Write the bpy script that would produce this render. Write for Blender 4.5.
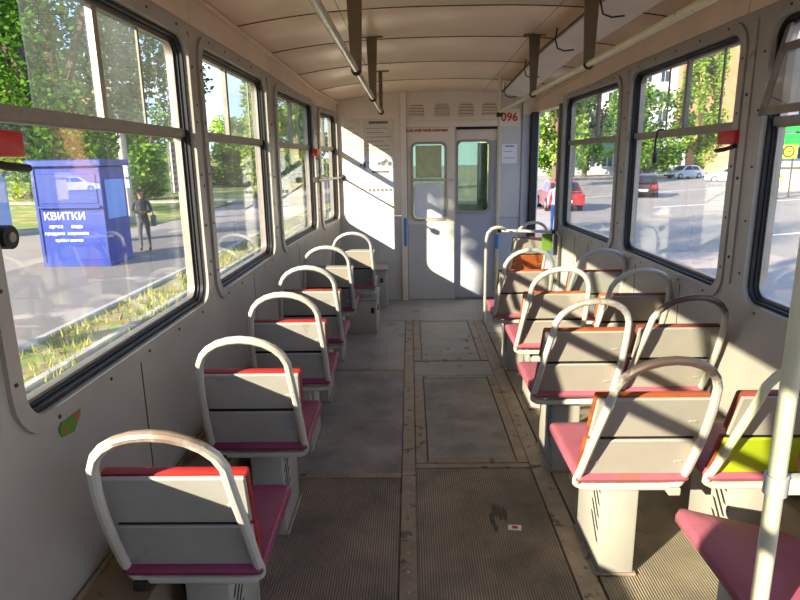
import bpy, bmesh, math, random
from mathutils import Vector, Matrix
from mathutils.geometry import tessellate_polygon

for o in list(bpy.data.objects): bpy.data.objects.remove(o)
scene = bpy.context.scene
COL = scene.collection
PI = math.pi
random.seed(7)

# ------------------------------------------------------------------ camera
CAM_H, FPX = 1.55, 600.0
VPX, VPY, ROLL = 410.0, 160.0, math.radians(0.9)
def build_camera():
    x, y = VPX - 400, 300 - VPY
    x, y = x*math.cos(ROLL) + y*math.sin(ROLL), -x*math.sin(ROLL) + y*math.cos(ROLL)
    th = math.atan(y/FPX); ps = math.atan(-x*math.cos(th)/FPX)
    r = Vector((math.cos(ps), -math.sin(ps), 0))
    F = Vector((math.sin(ps)*math.cos(th), math.cos(ps)*math.cos(th), -math.sin(th)))
    U = Vector((math.sin(ps)*math.sin(th), math.cos(ps)*math.sin(th), math.cos(th)))
    r2 = r*math.cos(ROLL) - U*math.sin(ROLL); u2 = r*math.sin(ROLL) + U*math.cos(ROLL)
    cd = bpy.data.cameras.new('camera'); cd.sensor_width = 36; cd.lens = FPX/800*36
    cd.clip_start = .05; cd.clip_end = 600
    cam = bpy.data.objects.new('camera', cd); COL.objects.link(cam)
    m = Matrix((r2, u2, -F)).transposed().to_4x4(); m.translation = (0, 0, CAM_H)
    cam.matrix_world = m
    scene.camera = cam
build_camera()

# ------------------------------------------------------------------ light
SUN_DIR = Vector((1.1, 1.0, -.594)).normalized()      # from behind and to the left
SUN_POWER, SKY_POWER, EXPOSURE = 8.8, 1.2, 1.25
def build_light():
    w = bpy.data.worlds.new('sky'); scene.world = w; w.use_nodes = True
    nt = w.node_tree; nt.nodes.clear(); N = nt.nodes.new; L = nt.links.new
    out = N('ShaderNodeOutputWorld'); bg = N('ShaderNodeBackground')
    tc = N('ShaderNodeTexCoord'); sep = N('ShaderNodeSeparateXYZ'); L(tc.outputs['Generated'], sep.inputs[0])
    ramp = N('ShaderNodeValToRGB'); L(sep.outputs['Z'], ramp.inputs[0])
    e = ramp.color_ramp.elements
    e[0].position = 0.0; e[0].color = (.56, .71, .94, 1)
    e[1].position = .7; e[1].color = (.17, .34, .74, 1)
    k = e.new(.25); k.color = (.28, .46, .85, 1)
    mp = N('ShaderNodeMapping'); mp.inputs['Scale'].default_value = (1, 1, 3.2); mp.inputs['Location'].default_value = (2.4, 1.3, .6); L(tc.outputs['Generated'], mp.inputs[0])
    no = N('ShaderNodeTexNoise'); no.inputs['Scale'].default_value = 2.6; no.inputs['Detail'].default_value = 7
    L(mp.outputs[0], no.inputs['Vector'])
    cr = N('ShaderNodeValToRGB'); cr.color_ramp.elements[0].position = .50; cr.color_ramp.elements[1].position = .70
    L(no.outputs['Fac'], cr.inputs[0])
    mix = N('ShaderNodeMix'); mix.data_type = 'RGBA'; L(cr.outputs[0], mix.inputs[0]); L(ramp.outputs[0], mix.inputs[6])
    mix.inputs[7].default_value = (.82, .84, .88, 1)
    L(mix.outputs[2], bg.inputs[0]); bg.inputs[1].default_value = SKY_POWER
    L(bg.outputs[0], out.inputs[0])
    sd = bpy.data.lights.new('sun', 'SUN'); sd.energy = SUN_POWER; sd.angle = math.radians(.55); sd.color = (1, .89, .73)
    s = bpy.data.objects.new('sun', sd); COL.objects.link(s)
    s.rotation_euler = (-SUN_DIR).to_track_quat('Z', 'Y').to_euler(); s.location = (-20, -13, 14)
build_light()
vs = scene.view_settings
vs.view_transform = 'Standard'; vs.look = 'None'; vs.gamma = 1; vs.use_curve_mapping = False; vs.exposure = EXPOSURE
scene.render.engine = scene.render.engine
try:
    cy = scene.cycles
    cy.max_bounces = 14; cy.diffuse_bounces = 8; cy.glossy_bounces = 5; cy.transparent_max_bounces = 40
    cy.transmission_bounces = 8; cy.sample_clamp_indirect = 8
except Exception: pass

# ------------------------------------------------------------------ materials
def srgb(h):
    h = h.lstrip('#'); out = []
    for i in (0, 2, 4):
        c = int(h[i:i+2], 16)/255
        out.append(c/12.92 if c <= .04045 else ((c+.055)/1.055)**2.4)
    return tuple(out)
MATS = {}
def mat(name, col, rough=.55, metal=0., var=.12, vs_=6., bump=0., bs=60., wear=None, wear_at=.62, wear_scale=9., wear_metal=0., stretch=(1, 1, 1), spec=.4, clear=0.):
    if isinstance(col, str): col = srgb(col)
    if isinstance(wear, str): wear = srgb(wear)
    m = bpy.data.materials.new(name); m.use_nodes = True; nt = m.node_tree; N = nt.nodes.new; L = nt.links.new
    b = nt.nodes['Principled BSDF']
    geo = N('ShaderNodeNewGeometry'); mp = N('ShaderNodeMapping'); mp.inputs['Scale'].default_value = stretch
    L(geo.outputs['Position'], mp.inputs[0])
    no = N('ShaderNodeTexNoise'); no.inputs['Scale'].default_value = vs_; no.inputs['Detail'].default_value = 6; no.inputs['Roughness'].default_value = .62
    L(mp.outputs[0], no.inputs['Vector'])
    rp = N('ShaderNodeValToRGB'); rp.color_ramp.elements[0].position = .28; rp.color_ramp.elements[1].position = .72
    lo = tuple(c*(1-var) for c in col); hi = tuple(min(1, c*(1+var)) for c in col)
    rp.color_ramp.elements[0].color = (*lo, 1); rp.color_ramp.elements[1].color = (*hi, 1)
    L(no.outputs['Fac'], rp.inputs[0]); c_out = rp.outputs[0]
    if wear is not None:
        n2 = N('ShaderNodeTexNoise'); n2.inputs['Scale'].default_value = wear_scale; n2.inputs['Detail'].default_value = 8
        L(mp.outputs[0], n2.inputs['Vector'])
        r2 = N('ShaderNodeValToRGB'); r2.color_ramp.elements[0].position = wear_at; r2.color_ramp.elements[1].position = wear_at+.04
        L(n2.outputs['Fac'], r2.inputs[0])
        mx = N('ShaderNodeMix'); mx.data_type = 'RGBA'; L(r2.outputs[0], mx.inputs[0]); L(c_out, mx.inputs[6]); mx.inputs[7].default_value = (*wear, 1)
        c_out = mx.outputs[2]
        if wear_metal:
            mm = N('ShaderNodeMath'); mm.operation = 'MULTIPLY'; L(r2.outputs[0], mm.inputs[0]); mm.inputs[1].default_value = wear_metal
            L(mm.outputs[0], b.inputs['Metallic'])
    L(c_out, b.inputs['Base Color'])
    b.inputs['Roughness'].default_value = rough
    if not wear_metal: b.inputs['Metallic'].default_value = metal
    b.inputs['Specular IOR Level'].default_value = spec
    if clear: b.inputs['Coat Weight'].default_value = clear; b.inputs['Coat Roughness'].default_value = .15
    if bump:
        n3 = N('ShaderNodeTexNoise'); n3.inputs['Scale'].default_value = bs; n3.inputs['Detail'].default_value = 4; L(mp.outputs[0], n3.inputs['Vector'])
        bp = N('ShaderNodeBump'); bp.inputs['Strength'].default_value = min(1, bump); bp.inputs['Distance'].default_value = .004
        L(n3.outputs['Fac'], bp.inputs['Height']); L(bp.outputs[0], b.inputs['Normal'])
    MATS[name] = m
    return m

def rib_mat(name, col, pitch, diamond=False, wear='#6d6459'):
    """rubber matting: fine ribs (or a diamond tread) as relief"""
    col = srgb(col); wr = srgb(wear)
    m = bpy.data.materials.new(name); m.use_nodes = True; nt = m.node_tree; N = nt.nodes.new; L = nt.links.new
    b = nt.nodes['Principled BSDF']; b.inputs['Roughness'].default_value = .62; b.inputs['Specular IOR Level'].default_value = .35
    geo = N('ShaderNodeNewGeometry'); sep = N('ShaderNodeSeparateXYZ'); L(geo.outputs['Position'], sep.inputs[0])
    def wave(a, k):
        mu = N('ShaderNodeMath'); mu.operation = 'MULTIPLY'; L(a, mu.inputs[0]); mu.inputs[1].default_value = k
        si = N('ShaderNodeMath'); si.operation = 'SINE'; L(mu.outputs[0], si.inputs[0])
        return si.outputs[0]
    k = 2*PI/pitch
    if diamond:
        ad = N('ShaderNodeMath'); ad.operation = 'ADD'; L(sep.outputs[0], ad.inputs[0]); L(sep.outputs[1], ad.inputs[1])
        su = N('ShaderNodeMath'); su.operation = 'SUBTRACT'; L(sep.outputs[0], su.inputs[0]); L(sep.outputs[1], su.inputs[1])
        mu = N('ShaderNodeMath'); mu.operation = 'MAXIMUM'; L(wave(ad.outputs[0], k), mu.inputs[0]); L(wave(su.outputs[0], k), mu.inputs[1]); h = mu.outputs[0]
    else:
        h = wave(sep.outputs[0], k)
    no = N('ShaderNodeTexNoise'); no.inputs['Scale'].default_value = 3.1; no.inputs['Detail'].default_value = 8; no.inputs['Roughness'].default_value = .65; L(geo.outputs['Position'], no.inputs['Vector'])
    rp = N('ShaderNodeValToRGB'); rp.color_ramp.elements[0].position = .32; rp.color_ramp.elements[1].position = .68
    rp.color_ramp.elements[0].color = (*[c*.72 for c in col], 1); rp.color_ramp.elements[1].color = (*wr, 1)
    L(no.outputs['Fac'], rp.inputs[0])
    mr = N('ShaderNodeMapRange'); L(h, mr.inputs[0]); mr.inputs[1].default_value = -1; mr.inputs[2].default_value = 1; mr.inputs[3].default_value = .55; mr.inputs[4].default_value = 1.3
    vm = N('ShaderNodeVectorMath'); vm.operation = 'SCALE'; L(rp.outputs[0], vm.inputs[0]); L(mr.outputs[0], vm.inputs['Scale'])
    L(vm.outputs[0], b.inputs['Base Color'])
    bp = N('ShaderNodeBump'); bp.inputs['Strength'].default_value = .6; bp.inputs['Distance'].default_value = .0025; L(h, bp.inputs['Height']); L(bp.outputs[0], b.inputs['Normal'])
    MATS[name] = m
    return m

def glass_mat(name, tint, dirt, base_refl=.05, dscale=5.):
    m = bpy.data.materials.new(name); m.use_nodes = True; nt = m.node_tree; nt.nodes.clear(); N = nt.nodes.new; L = nt.links.new
    out = N('ShaderNodeOutputMaterial'); tr = N('ShaderNodeBsdfTransparent'); tr.inputs[0].default_value = (*tint, 1)
    gl = N('ShaderNodeBsdfGlossy'); gl.inputs['Roughness'].default_value = .015
    lw = N('ShaderNodeLayerWeight'); lw.inputs['Blend'].default_value = .5
    pw = N('ShaderNodeMath'); pw.operation = 'POWER'; L(lw.outputs['Facing'], pw.inputs[0]); pw.inputs[1].default_value = 4.2
    mr = N('ShaderNodeMapRange'); L(pw.outputs[0], mr.inputs[0]); mr.inputs[3].default_value = base_refl; mr.inputs[4].default_value = .8
    mx = N('ShaderNodeMixShader'); L(mr.outputs[0], mx.inputs[0]); L(tr.outputs[0], mx.inputs[1]); L(gl.outputs[0], mx.inputs[2])
    df = N('ShaderNodeBsdfDiffuse'); df.inputs[0].default_value = (.75, .74, .70, 1)
    tl = N('ShaderNodeBsdfTranslucent'); tl.inputs[0].default_value = (.75, .74, .70, 1)
    dm = N('ShaderNodeMixShader'); dm.inputs[0].default_value = .5; L(df.outputs[0], dm.inputs[1]); L(tl.outputs[0], dm.inputs[2])
    geo = N('ShaderNodeNewGeometry'); mp = N('ShaderNodeMapping'); mp.inputs['Scale'].default_value = (1, 1, .45); L(geo.outputs['Position'], mp.inputs[0])
    no = N('ShaderNodeTexNoise'); no.inputs['Scale'].default_value = dscale; no.inputs['Detail'].default_value = 8; no.inputs['Roughness'].default_value = .7; L(mp.outputs[0], no.inputs['Vector'])
    m2 = N('ShaderNodeMapRange'); L(no.outputs['Fac'], m2.inputs[0]); m2.inputs[1].default_value = .3; m2.inputs[2].default_value = .8; m2.inputs[3].default_value = dirt*.35; m2.inputs[4].default_value = dirt*1.6
    fx = N('ShaderNodeMixShader'); L(m2.outputs[0], fx.inputs[0]); L(mx.outputs[0], fx.inputs[1]); L(dm.outputs[0], fx.inputs[2])
    L(fx.outputs[0], out.inputs[0])
    MATS[name] = m
    return m

def leaf_mat(name, c1, c2, trans=.35):
    m = bpy.data.materials.new(name); m.use_nodes = True; nt = m.node_tree; nt.nodes.clear(); N = nt.nodes.new; L = nt.links.new
    out = N('ShaderNodeOutputMaterial'); geo = N('ShaderNodeNewGeometry')
    rp = N('ShaderNodeValToRGB'); rp.color_ramp.elements[0].color = (*srgb(c1), 1); rp.color_ramp.elements[1].color = (*srgb(c2), 1)
    L(geo.outputs['Random Per Island'], rp.inputs[0])
    df = N('ShaderNodeBsdfDiffuse'); tl = N('ShaderNodeBsdfTranslucent'); L(rp.outputs[0], df.inputs[0]); L(rp.outputs[0], tl.inputs[0])
    mx = N('ShaderNodeMixShader'); mx.inputs[0].default_value = trans; L(df.outputs[0], mx.inputs[1]); L(tl.outputs[0], mx.inputs[2]); L(mx.outputs[0], out.inputs[0])
    MATS[name] = m
    return m

mat('wall_paint', '#9f978a', .45, var=.10, vs_=2.2, wear='#8f8a80', wear_at=.70, wear_scale=5, bump=.12, bs=14)
mat('wall_low', '#a9a9a5', .45, var=.12, vs_=1.8, wear='#8a867e', wear_at=.70, wear_scale=4, bump=.12, bs=12)
mat('fascia_paint', '#d6bea3', .5, var=.10, vs_=3, bump=.1, bs=12)
mat('ceiling_paint', '#efd3b2', .30, var=.10, vs_=2.4, wear='#8b7660', wear_at=.72, wear_scale=4, bump=.35, bs=7)
mat('bulkhead_paint', '#bdb9b0', .5, var=.08, vs_=3, wear='#948d82', wear_at=.72, wear_scale=7)
mat('bulkhead_cream', '#dccdb8', .5, var=.08, vs_=3, wear='#8f7e6a', wear_at=.72, wear_scale=8)
mat('door_grey', '#a8a8ac', .48, var=.08, vs_=3, wear='#8f8d8c', wear_at=.72, wear_scale=7)
mat('trim_paint', '#9b9387', .32, var=.10, vs_=7, wear='#7c766b', wear_at=.68, wear_scale=10)
mat('rubber', '#1d1b19', .5, var=.2)
mat('alu', '#a59a8c', .38, .7, var=.15, vs_=14)
mat('alu_dull', '#8f8373', .5, .35, var=.15, vs_=14)
mat('tube_white', '#b4ae9d', .33, var=.06, vs_=10, wear='#8c8071', wear_at=.70, wear_scale=26)
mat('tube_cream', '#c0b99a', .33, var=.06, vs_=10, wear='#9c8f76', wear_at=.72, wear_scale=24)
def worn_tube(name, col, bare, top):
    m = mat(name, col, .34, var=.08, vs_=10); nt = m.node_tree; N = nt.nodes.new; L = nt.links.new; b = nt.nodes['Principled BSDF']
    old = b.inputs['Base Color'].links[0].from_socket
    tc = N('ShaderNodeTexCoord'); sp = N('ShaderNodeSeparateXYZ'); L(tc.outputs['Object'], sp.inputs[0])
    mr = N('ShaderNodeMapRange'); L(sp.outputs['Z'], mr.inputs[0]); mr.inputs[1].default_value = top-.12; mr.inputs[2].default_value = top+.06; mr.inputs[3].default_value = -.25; mr.inputs[4].default_value = .45
    g = N('ShaderNodeNewGeometry'); no = N('ShaderNodeTexNoise'); no.inputs['Scale'].default_value = 13; no.inputs['Detail'].default_value = 9; no.inputs['Roughness'].default_value = .7; L(g.outputs['Position'], no.inputs['Vector'])
    ad = N('ShaderNodeMath'); ad.operation = 'ADD'; L(mr.outputs[0], ad.inputs[0]); L(no.outputs['Fac'], ad.inputs[1])
    rp = N('ShaderNodeValToRGB'); rp.color_ramp.elements[0].position = .50; rp.color_ramp.elements[1].position = .72; L(ad.outputs[0], rp.inputs[0])
    mx = N('ShaderNodeMix'); mx.data_type = 'RGBA'; L(rp.outputs[0], mx.inputs[0]); L(old, mx.inputs[6]); mx.inputs[7].default_value = (*srgb(bare), 1); L(mx.outputs[2], b.inputs['Base Color'])
    mm = N('ShaderNodeMath'); mm.operation = 'MULTIPLY'; L(rp.outputs[0], mm.inputs[0]); mm.inputs[1].default_value = .45; L(mm.outputs[0], b.inputs['Metallic'])
worn_tube('tube_worn', '#b4ad9d', '#5f4d43', .90)
worn_tube('tube_worn_light', '#bbb6a8', '#a08a77', .95)
mat('tube_grey', '#a5a49d', .33, var=.06, vs_=10, wear='#7d776c', wear_at=.68, wear_scale=26)
mat('rail_metal', '#b8ad94', .25, .6, var=.2, vs_=9)
mat('rail_yellow', '#cdc29c', .35, .1, var=.12, vs_=9, wear='#8a7a55', wear_at=.66, wear_scale=18)
mat('strap', '#6f5d46', .55, .2, var=.2)
mat('board_grey', '#98948b', .55, var=.10, vs_=5, wear='#8d877b', wear_at=.66, wear_scale=7, bump=.1, bs=30)
mat('board_warm', '#968d80', .55, var=.08, vs_=5, wear='#938a7d', wear_at=.70, wear_scale=7, bump=.1, bs=30)
mat('board_dark', '#75736f', .55, var=.12, vs_=5)
mat('board_lime', '#a0aa1c', .5, var=.14, vs_=6)
mat('pad_red', '#8f211c', .5, var=.18, vs_=9, bump=.2, bs=40)
mat('pad_orange', '#9a4b20', .5, var=.2, vs_=9, wear='#7a3f1c', wear_at=.6, wear_scale=14, bump=.2, bs=40)
mat('pad_brown', '#7d3a26', .5, var=.2, vs_=9, bump=.2, bs=40)
mat('vinyl_plum', '#7c2c4c', .38, var=.12, vs_=8, bump=.25, bs=26)
mat('vinyl_pink', '#94505a', .42, var=.12, vs_=8, wear='#875049', wear_at=.62, wear_scale=7, bump=.25, bs=26)
mat('pedestal_paint', '#989386', .5, var=.08, vs_=6, wear='#7f776a', wear_at=.69, wear_scale=12)
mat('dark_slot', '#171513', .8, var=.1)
mat('iron_dark', '#3c342c', .6, .3, var=.25)
mat('floor_base', '#6d6355', .7, var=.2, vs_=4, wear='#4d463c', wear_at=.6, wear_scale=6, bump=.2, bs=40)
mat('floor_far', '#938d86', .55, var=.2, vs_=2.5, wear='#7b756d', wear_at=.62, wear_scale=4, bump=.2, bs=20)
mat('strip_metal', '#8d7d6c', .5, .2, var=.25, vs_=9, wear='#5e5144', wear_at=.60, wear_scale=14)
mat('hatch_grey', '#8e8981', .55, .1, var=.15, vs_=4, wear='#57524b', wear_at=.62, wear_scale=7)
mat('scuff', '#47423b', .7, var=.2)
mat('rivet', '#a2937f', .4, .5, var=.2)
mat('ledge_brown', '#7d6d58', .65, var=.2, vs_=6, wear='#5b4e40', wear_at=.58, wear_scale=8)
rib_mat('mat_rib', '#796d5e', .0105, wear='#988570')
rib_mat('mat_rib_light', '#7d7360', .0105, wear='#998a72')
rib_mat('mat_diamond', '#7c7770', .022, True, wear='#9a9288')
glass_mat('pane_clear', (.95, .97, .96), .012, base_refl=.04)
glass_mat('pane_dirty', (.88, .92, .90), .045, dscale=7)
glass_mat('pane_mirror', (.8, .82, .8), .05, base_refl=.45)
glass_mat('pane_green', (.55, .66, .50), .12)
mat('paper', '#dcdcdc', .7, var=.03)
mat('paper_blue', '#c2c9d2', .7, var=.04)
mat('paper_cream', '#cdbfa9', .7, var=.05)
mat('facade_print', '#a9aaad', .7, var=.05)
mat('ink', '#6f6a66', .7, var=.05)
mat('ink_red', '#b0302a', .6, var=.05)
mat('tape_blue', '#2f7fc4', .5, var=.08)
mat('red_plastic', '#c2241f', .4, var=.1)
mat('black_plastic', '#191919', .5, var=.1)
mat('curtain', '#b9bd92', .8, var=.15, vs_=12)
mat('chip_green', '#4f7a1f', .6, var=.2, wear='#b0442a', wear_at=.58, wear_scale=30)
mat('blind_beige', '#b9ab98', .6, var=.05)

# ------------------------------------------------------------------ mesh helpers
class MB:
    def __init__(s): s.v = []; s.f = []; s.mi = []
    def add(s, vs, fs, mi=0):
        n = len(s.v); s.v += [tuple(v) for v in vs]; s.f += [tuple(i+n for i in f) for f in fs]; s.mi += [mi]*len(fs); return s
    def box(s, x0, x1, y0, y1, z0, z1, M=None, mi=0):
        vs = [Vector((x, y, z)) for x in (x0, x1) for y in (y0, y1) for z in (z0, z1)]
        if M is not None: vs = [M @ v for v in vs]
        return s.add(vs, [(0, 1, 3, 2), (4, 6, 7, 5), (0, 4, 5, 1), (2, 3, 7, 6), (0, 2, 6, 4), (1, 5, 7, 3)], mi)
    def rbox(s, x0, x1, y0, y1, z0, z1, bev=.006, seg=2, M=None, mi=0):
        bm = bmesh.new(); bmesh.ops.create_cube(bm, size=1)
        for v in bm.verts:
            v.co = Vector(((x0+x1)/2 + v.co.x*(x1-x0), (y0+y1)/2 + v.co.y*(y1-y0), (z0+z1)/2 + v.co.z*(z1-z0)))
        bmesh.ops.bevel(bm, geom=bm.edges[:], offset=bev, segments=seg, affect='EDGES', profile=.5)
        bm.verts.index_update()
        vs = [(M @ v.co) if M is not None else v.co.copy() for v in bm.verts]
        s.add(vs, [[v.index for v in f.verts] for f in bm.faces], mi); bm.free(); return s
    def tube(s, path, r, n=10, closed=False, cap=True, mi=0, rr=None):
        P = [Vector(p) for p in path]; m = len(P); rings = []
        T = []
        for i in range(m):
            a = P[i-1] if (i > 0 or closed) else P[i]; b = P[(i+1) % m] if (i < m-1 or closed) else P[i]
            T.append((b-a).normalized())
        up = Vector((0, 0, 1)) if abs(T[0].z) < .9 else Vector((1, 0, 0))
        nrm = (up - T[0]*up.dot(T[0])).normalized()
        vs = []
        for i in range(m):
            if i:
                ax = T[i-1].cross(T[i])
                if ax.length > 1e-6:
                    nrm = Matrix.Rotation(T[i-1].angle(T[i]), 3, ax.normalized()) @ nrm
                nrm = (nrm - T[i]*nrm.dot(T[i])).normalized()
            bn = T[i].cross(nrm); ri = rr[i] if rr else r
            for k in range(n):
                a = 2*PI*k/n; vs.append(P[i] + (nrm*math.cos(a) + bn*math.sin(a))*ri)
        fs = []
        for i in range(m if closed else m-1):
            j = (i+1) % m
            for k in range(n):
                k2 = (k+1) % n; fs.append((i*n+k, i*n+k2, j*n+k2, j*n+k))
        if cap and not closed:
            fs.append(tuple(range(n-1, -1, -1))); fs.append(tuple((m-1)*n+k for k in range(n)))
        return s.add(vs, fs, mi)
    def prism(s, pts, fn0, fn1, mi=0):
        """pts 2-D outline; fn0/fn1 map to the two faces"""
        n = len(pts); vs = [fn0(*p) for p in pts] + [fn1(*p) for p in pts]
        fs = [tuple(range(n-1, -1, -1)), tuple(range(n, 2*n))] + [(i, (i+1) % n, n+(i+1) % n, n+i) for i in range(n)]
        return s.add(vs, fs, mi)
    def ring(s, pa, pb, M, d0, d1, mi=0):
        """closed band between the outlines pa (outer) and pb (inner), from depth d0 to d1; M(y,z,d)->xyz"""
        n = len(pa); vs = [M(*p, d0) for p in pa] + [M(*p, d0) for p in pb] + [M(*p, d1) for p in pa] + [M(*p, d1) for p in pb]
        fs = []
        for i in range(n):
            j = (i+1) % n
            fs += [(i, j, n+j, n+i), (2*n+i, 3*n+i, 3*n+j, 2*n+j), (i, 2*n+i, 2*n+j, j), (n+i, n+j, 3*n+j, 3*n+i)]
        return s.add(vs, fs, mi)
    def build(s, name, mats, parent=None, smooth=False, kind=None, angle=35):
        me = bpy.data.meshes.new(name); me.from_pydata([tuple(v) for v in s.v], [], s.f)
        if isinstance(mats, str): mats = [mats]
        for m in mats: me.materials.append(MATS[m])
        if len(mats) > 1: me.polygons.foreach_set('material_index', s.mi)
        bm = bmesh.new(); bm.from_mesh(me); bmesh.ops.recalc_face_normals(bm, faces=bm.faces[:])
        if smooth:
            for f in bm.faces: f.smooth = True
            for e in bm.edges:
                if len(e.link_faces) == 2 and e.calc_face_angle(0) > math.radians(angle): e.smooth = False
        bm.to_mesh(me); bm.free()
        o = bpy.data.objects.new(name, me); COL.objects.link(o)
        if parent is not None: o.parent = parent
        if kind: o['kind'] = kind
        return o

def empty(name, loc=(0, 0, 0), rz=0.):
    o = bpy.data.objects.new(name, None); COL.objects.link(o); o.location = loc; o.rotation_euler = (0, 0, rz); o.empty_display_size = .1
    return o
def tag(o, label, cat, group=None):
    o['label'] = label; o['category'] = cat
    if group: o['group'] = group
    return o
def struct(o): o['kind'] = 'structure'; return o
def copy_tree(o, parent=None):
    c = o.copy(); COL.objects.link(c); c.parent = parent
    for ch in list(o.children): copy_tree(ch, c)
    return c
def rrect(y0, y1, z0, z1, r, n=6):
    pts = []
    for cy_, cz_, a0 in ((y1-r, z1-r, 0), (y0+r, z1-r, 90), (y0+r, z0+r, 180), (y1-r, z0+r, 270)):
        for k in range(n+1):
            a = math.radians(a0 + 90*k/n); pts.append((cy_ + r*math.cos(a), cz_ + r*math.sin(a)))
    return pts
def text(name, body, size, matname, parent, loc, rot=(PI/2, 0, 0), align='CENTER', ext=.001, bold=0.):
    # lettering, turned into plain mesh
    cu = bpy.data.curves.new(name, 'FONT'); cu.body = body; cu.size = size; cu.align_x = align; cu.align_y = 'CENTER'; cu.extrude = ext; cu.offset = bold
    cu.materials.append(MATS[matname]); cu.resolution_u = 3
    t = bpy.data.objects.new('tmp_text', cu); COL.objects.link(t)
    me = bpy.data.meshes.new_from_object(t.evaluated_get(bpy.context.evaluated_depsgraph_get())); bpy.data.objects.remove(t)
    if not me.materials: me.materials.append(MATS[matname])
    o = bpy.data.objects.new(name, me); COL.objects.link(o); o.location = loc; o.rotation_euler = rot; o.parent = parent
    return o

# ------------------------------------------------------------------ the tram shell
Y_BACK, Y_FRONT = -3.4, 6.65
def drop(y): return 0 if y < 4.3 else .11*(y-4.3)/2.35
XL = [(-3.4, -.95), (4.255, -.95), (5.83, -.88), (6.65, -.78)]
XR = [(-3.4, 1.45), (4.26, 1.45), (5.74, 1.40), (6.65, 1.34)]
def lerp_tab(t, y):
    for (a, xa), (b, xb) in zip(t, t[1:]):
        if y <= b: return xa + (xb-xa)*(y-a)/(b-a)
    return t[-1][1]
THICK = .09

def wall_panel(name, side, y0, y1, holes, matname, parent, z0=0., zt=None, mats_by=None):
    """one straight bay of a side wall with openings cut right through"""
    tab = XL if side < 0 else XR
    xa, xb = lerp_tab(tab, y0), lerp_tab(tab, y1)
    nx = side
    def M(y, z, d=0.):
        return Vector((xa + (xb-xa)*(y-y0)/(y1-y0) + nx*d, y, z))
    za, zb = (2.27-drop(y0), 2.27-drop(y1)) if zt is None else (zt, zt)
    outer = [(y0, z0), (y1, z0), (y1, zb), (y0, za)]
    loops = [outer] + holes
    tri = tessellate_polygon([[Vector((p[0], p[1], 0)) for p in lp] for lp in loops])
    flat = [p for lp in loops for p in lp]; n = len(flat)
    mb = MB()
    vs = [M(*p) for p in flat] + [M(*p, THICK) for p in flat]
    fs = [tuple(t) for t in tri] + [tuple(i+n for i in t) for t in tri]
    k = 0
    for lp in loops:
        m = len(lp)
        for i in range(m):
            a, b = k+i, k+(i+1) % m; fs.append((a, b, b+n, a+n))
        k += m
    mb.add(vs, fs)
    o = mb.build(name, matname, parent)
    return o, M

WIN_N = [0]
SILL, HEAD, BAR = .925, 2.075, 1.68
def window(M, y0, y1, z0, z1, bars=(), gaps=(), slide=None, open_from=None):
    """tram window: trim, black gasket, metal frame, divider, sliding upper panes, big lower pane"""
    WIN_N[0] += 1
    w = struct(empty('window_%d' % WIN_N[0]))
    R = .085
    o0 = rrect(y0, y1, z0, z1, R)
    def off(k): return rrect(y0-k, y1+k, z0-k, z1+k, max(.01, R+k))
    mb = MB(); mb.ring(off(.042), off(0), M, -.012, .0); mb.ring(off(.0), off(-.006), M, -.012, .03)
    mb.build('surround_trim', 'trim_paint', w, True)
    MB().ring(off(-.006), off(-.018), M, .012, .062).ring(off(-.0), off(-.024), M, .030, .078).build('rubber_gasket', 'rubber', w, True)
    MB().ring(off(-.024), off(-.034), M, .045, .075).build('metal_frame', 'alu', w, True)
    a, b = y0+.034, y1-.034
    def bx(mb, ya, yb, za, zb, da, db):
        vs = [M(y, z, d) for y in (ya, yb) for z in (za, zb) for d in (da, db)]
        return mb.add(vs, [(0, 1, 3, 2), (4, 6, 7, 5), (0, 4, 5, 1), (2, 3, 7, 6), (0, 2, 6, 4), (1, 5, 7, 3)])
    bx(bx(MB(), a-.012, b+.012, BAR-.017, BAR+.017, .028, .075), a-.01, b+.01, BAR-.024, BAR-.017, .04, .07).build('divider_bar', 'alu_dull', w)
    for yb, wd in bars:
        dd = (.040, .062) if wd > .02 else (.049, .056)
        bx(MB(), yb-wd/2, yb+wd/2, BAR+.017, z1-.034, *dd).build('slider_bar', 'alu' if M(0, 0, 1).x < M(0, 0, 0).x else 'alu_dull', w)
    def pane(nm, ya, yb, za, zb, d, mt, rnd):
        pts = []
        for (y, z) in rrect(ya, yb, za, zb, .05, 4): pts.append((y, z))
        if rnd == 'low': pts = [(ya, zb), (ya, za+.045), (ya+.014, za+.014), (ya+.045, za), (yb-.045, za), (yb-.014, za+.014), (yb, za+.045), (yb, zb)]
        if rnd == 'up': pts = [(ya, za), (yb, za), (yb, zb), (ya, zb)]
        MB().prism(pts, lambda y, z: M(y, z, d), lambda y, z: M(y, z, d+.005)).build(nm, mt, w)
    pane('lower_pane', a, b, z0+.034, BAR-.02, .055, 'pane_clear', 'low')
    ys = slide if slide else [(a, (a+b)/2+.04, .052), ((a+b)/2-.04, b, .062)]
    for (ya, yb, d) in ys: pane('upper_pane', ya, yb, BAR+.017, z1-.034, d, 'pane_dirty', 'up')
    # screws in the trim
    mb = MB(); k = .024
    for i in range(5):
        for (y, z) in ((y0-k, z0+.12+i*(z1-z0-.24)/4), (y1+k, z0+.12+i*(z1-z0-.24)/4), (y0+.12+i*(y1-y0-.24)/4, z0-k), (y0+.12+i*(y1-y0-.24)/4, z1+k)):
            c = M(y, z, -.0125); n = (M(y, z, -1)-M(y, z, 0)).normalized()
            u = Vector((0, 1, 0)); v = Vector((0, 0, 1))
            ringv = [c + (u*math.cos(q*PI/3)+v*math.sin(q*PI/3))*.0055 for q in range(6)]
            mb.add(ringv + [p+n*.003 for p in ringv], [tuple(range(6)), tuple(range(6, 12))] + [(q, (q+1) % 6, 6+(q+1) % 6, 6+q) for q in range(6)])
    mb.build('screw_heads', 'iron_dark', w, kind=None)
    return w, bx

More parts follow.
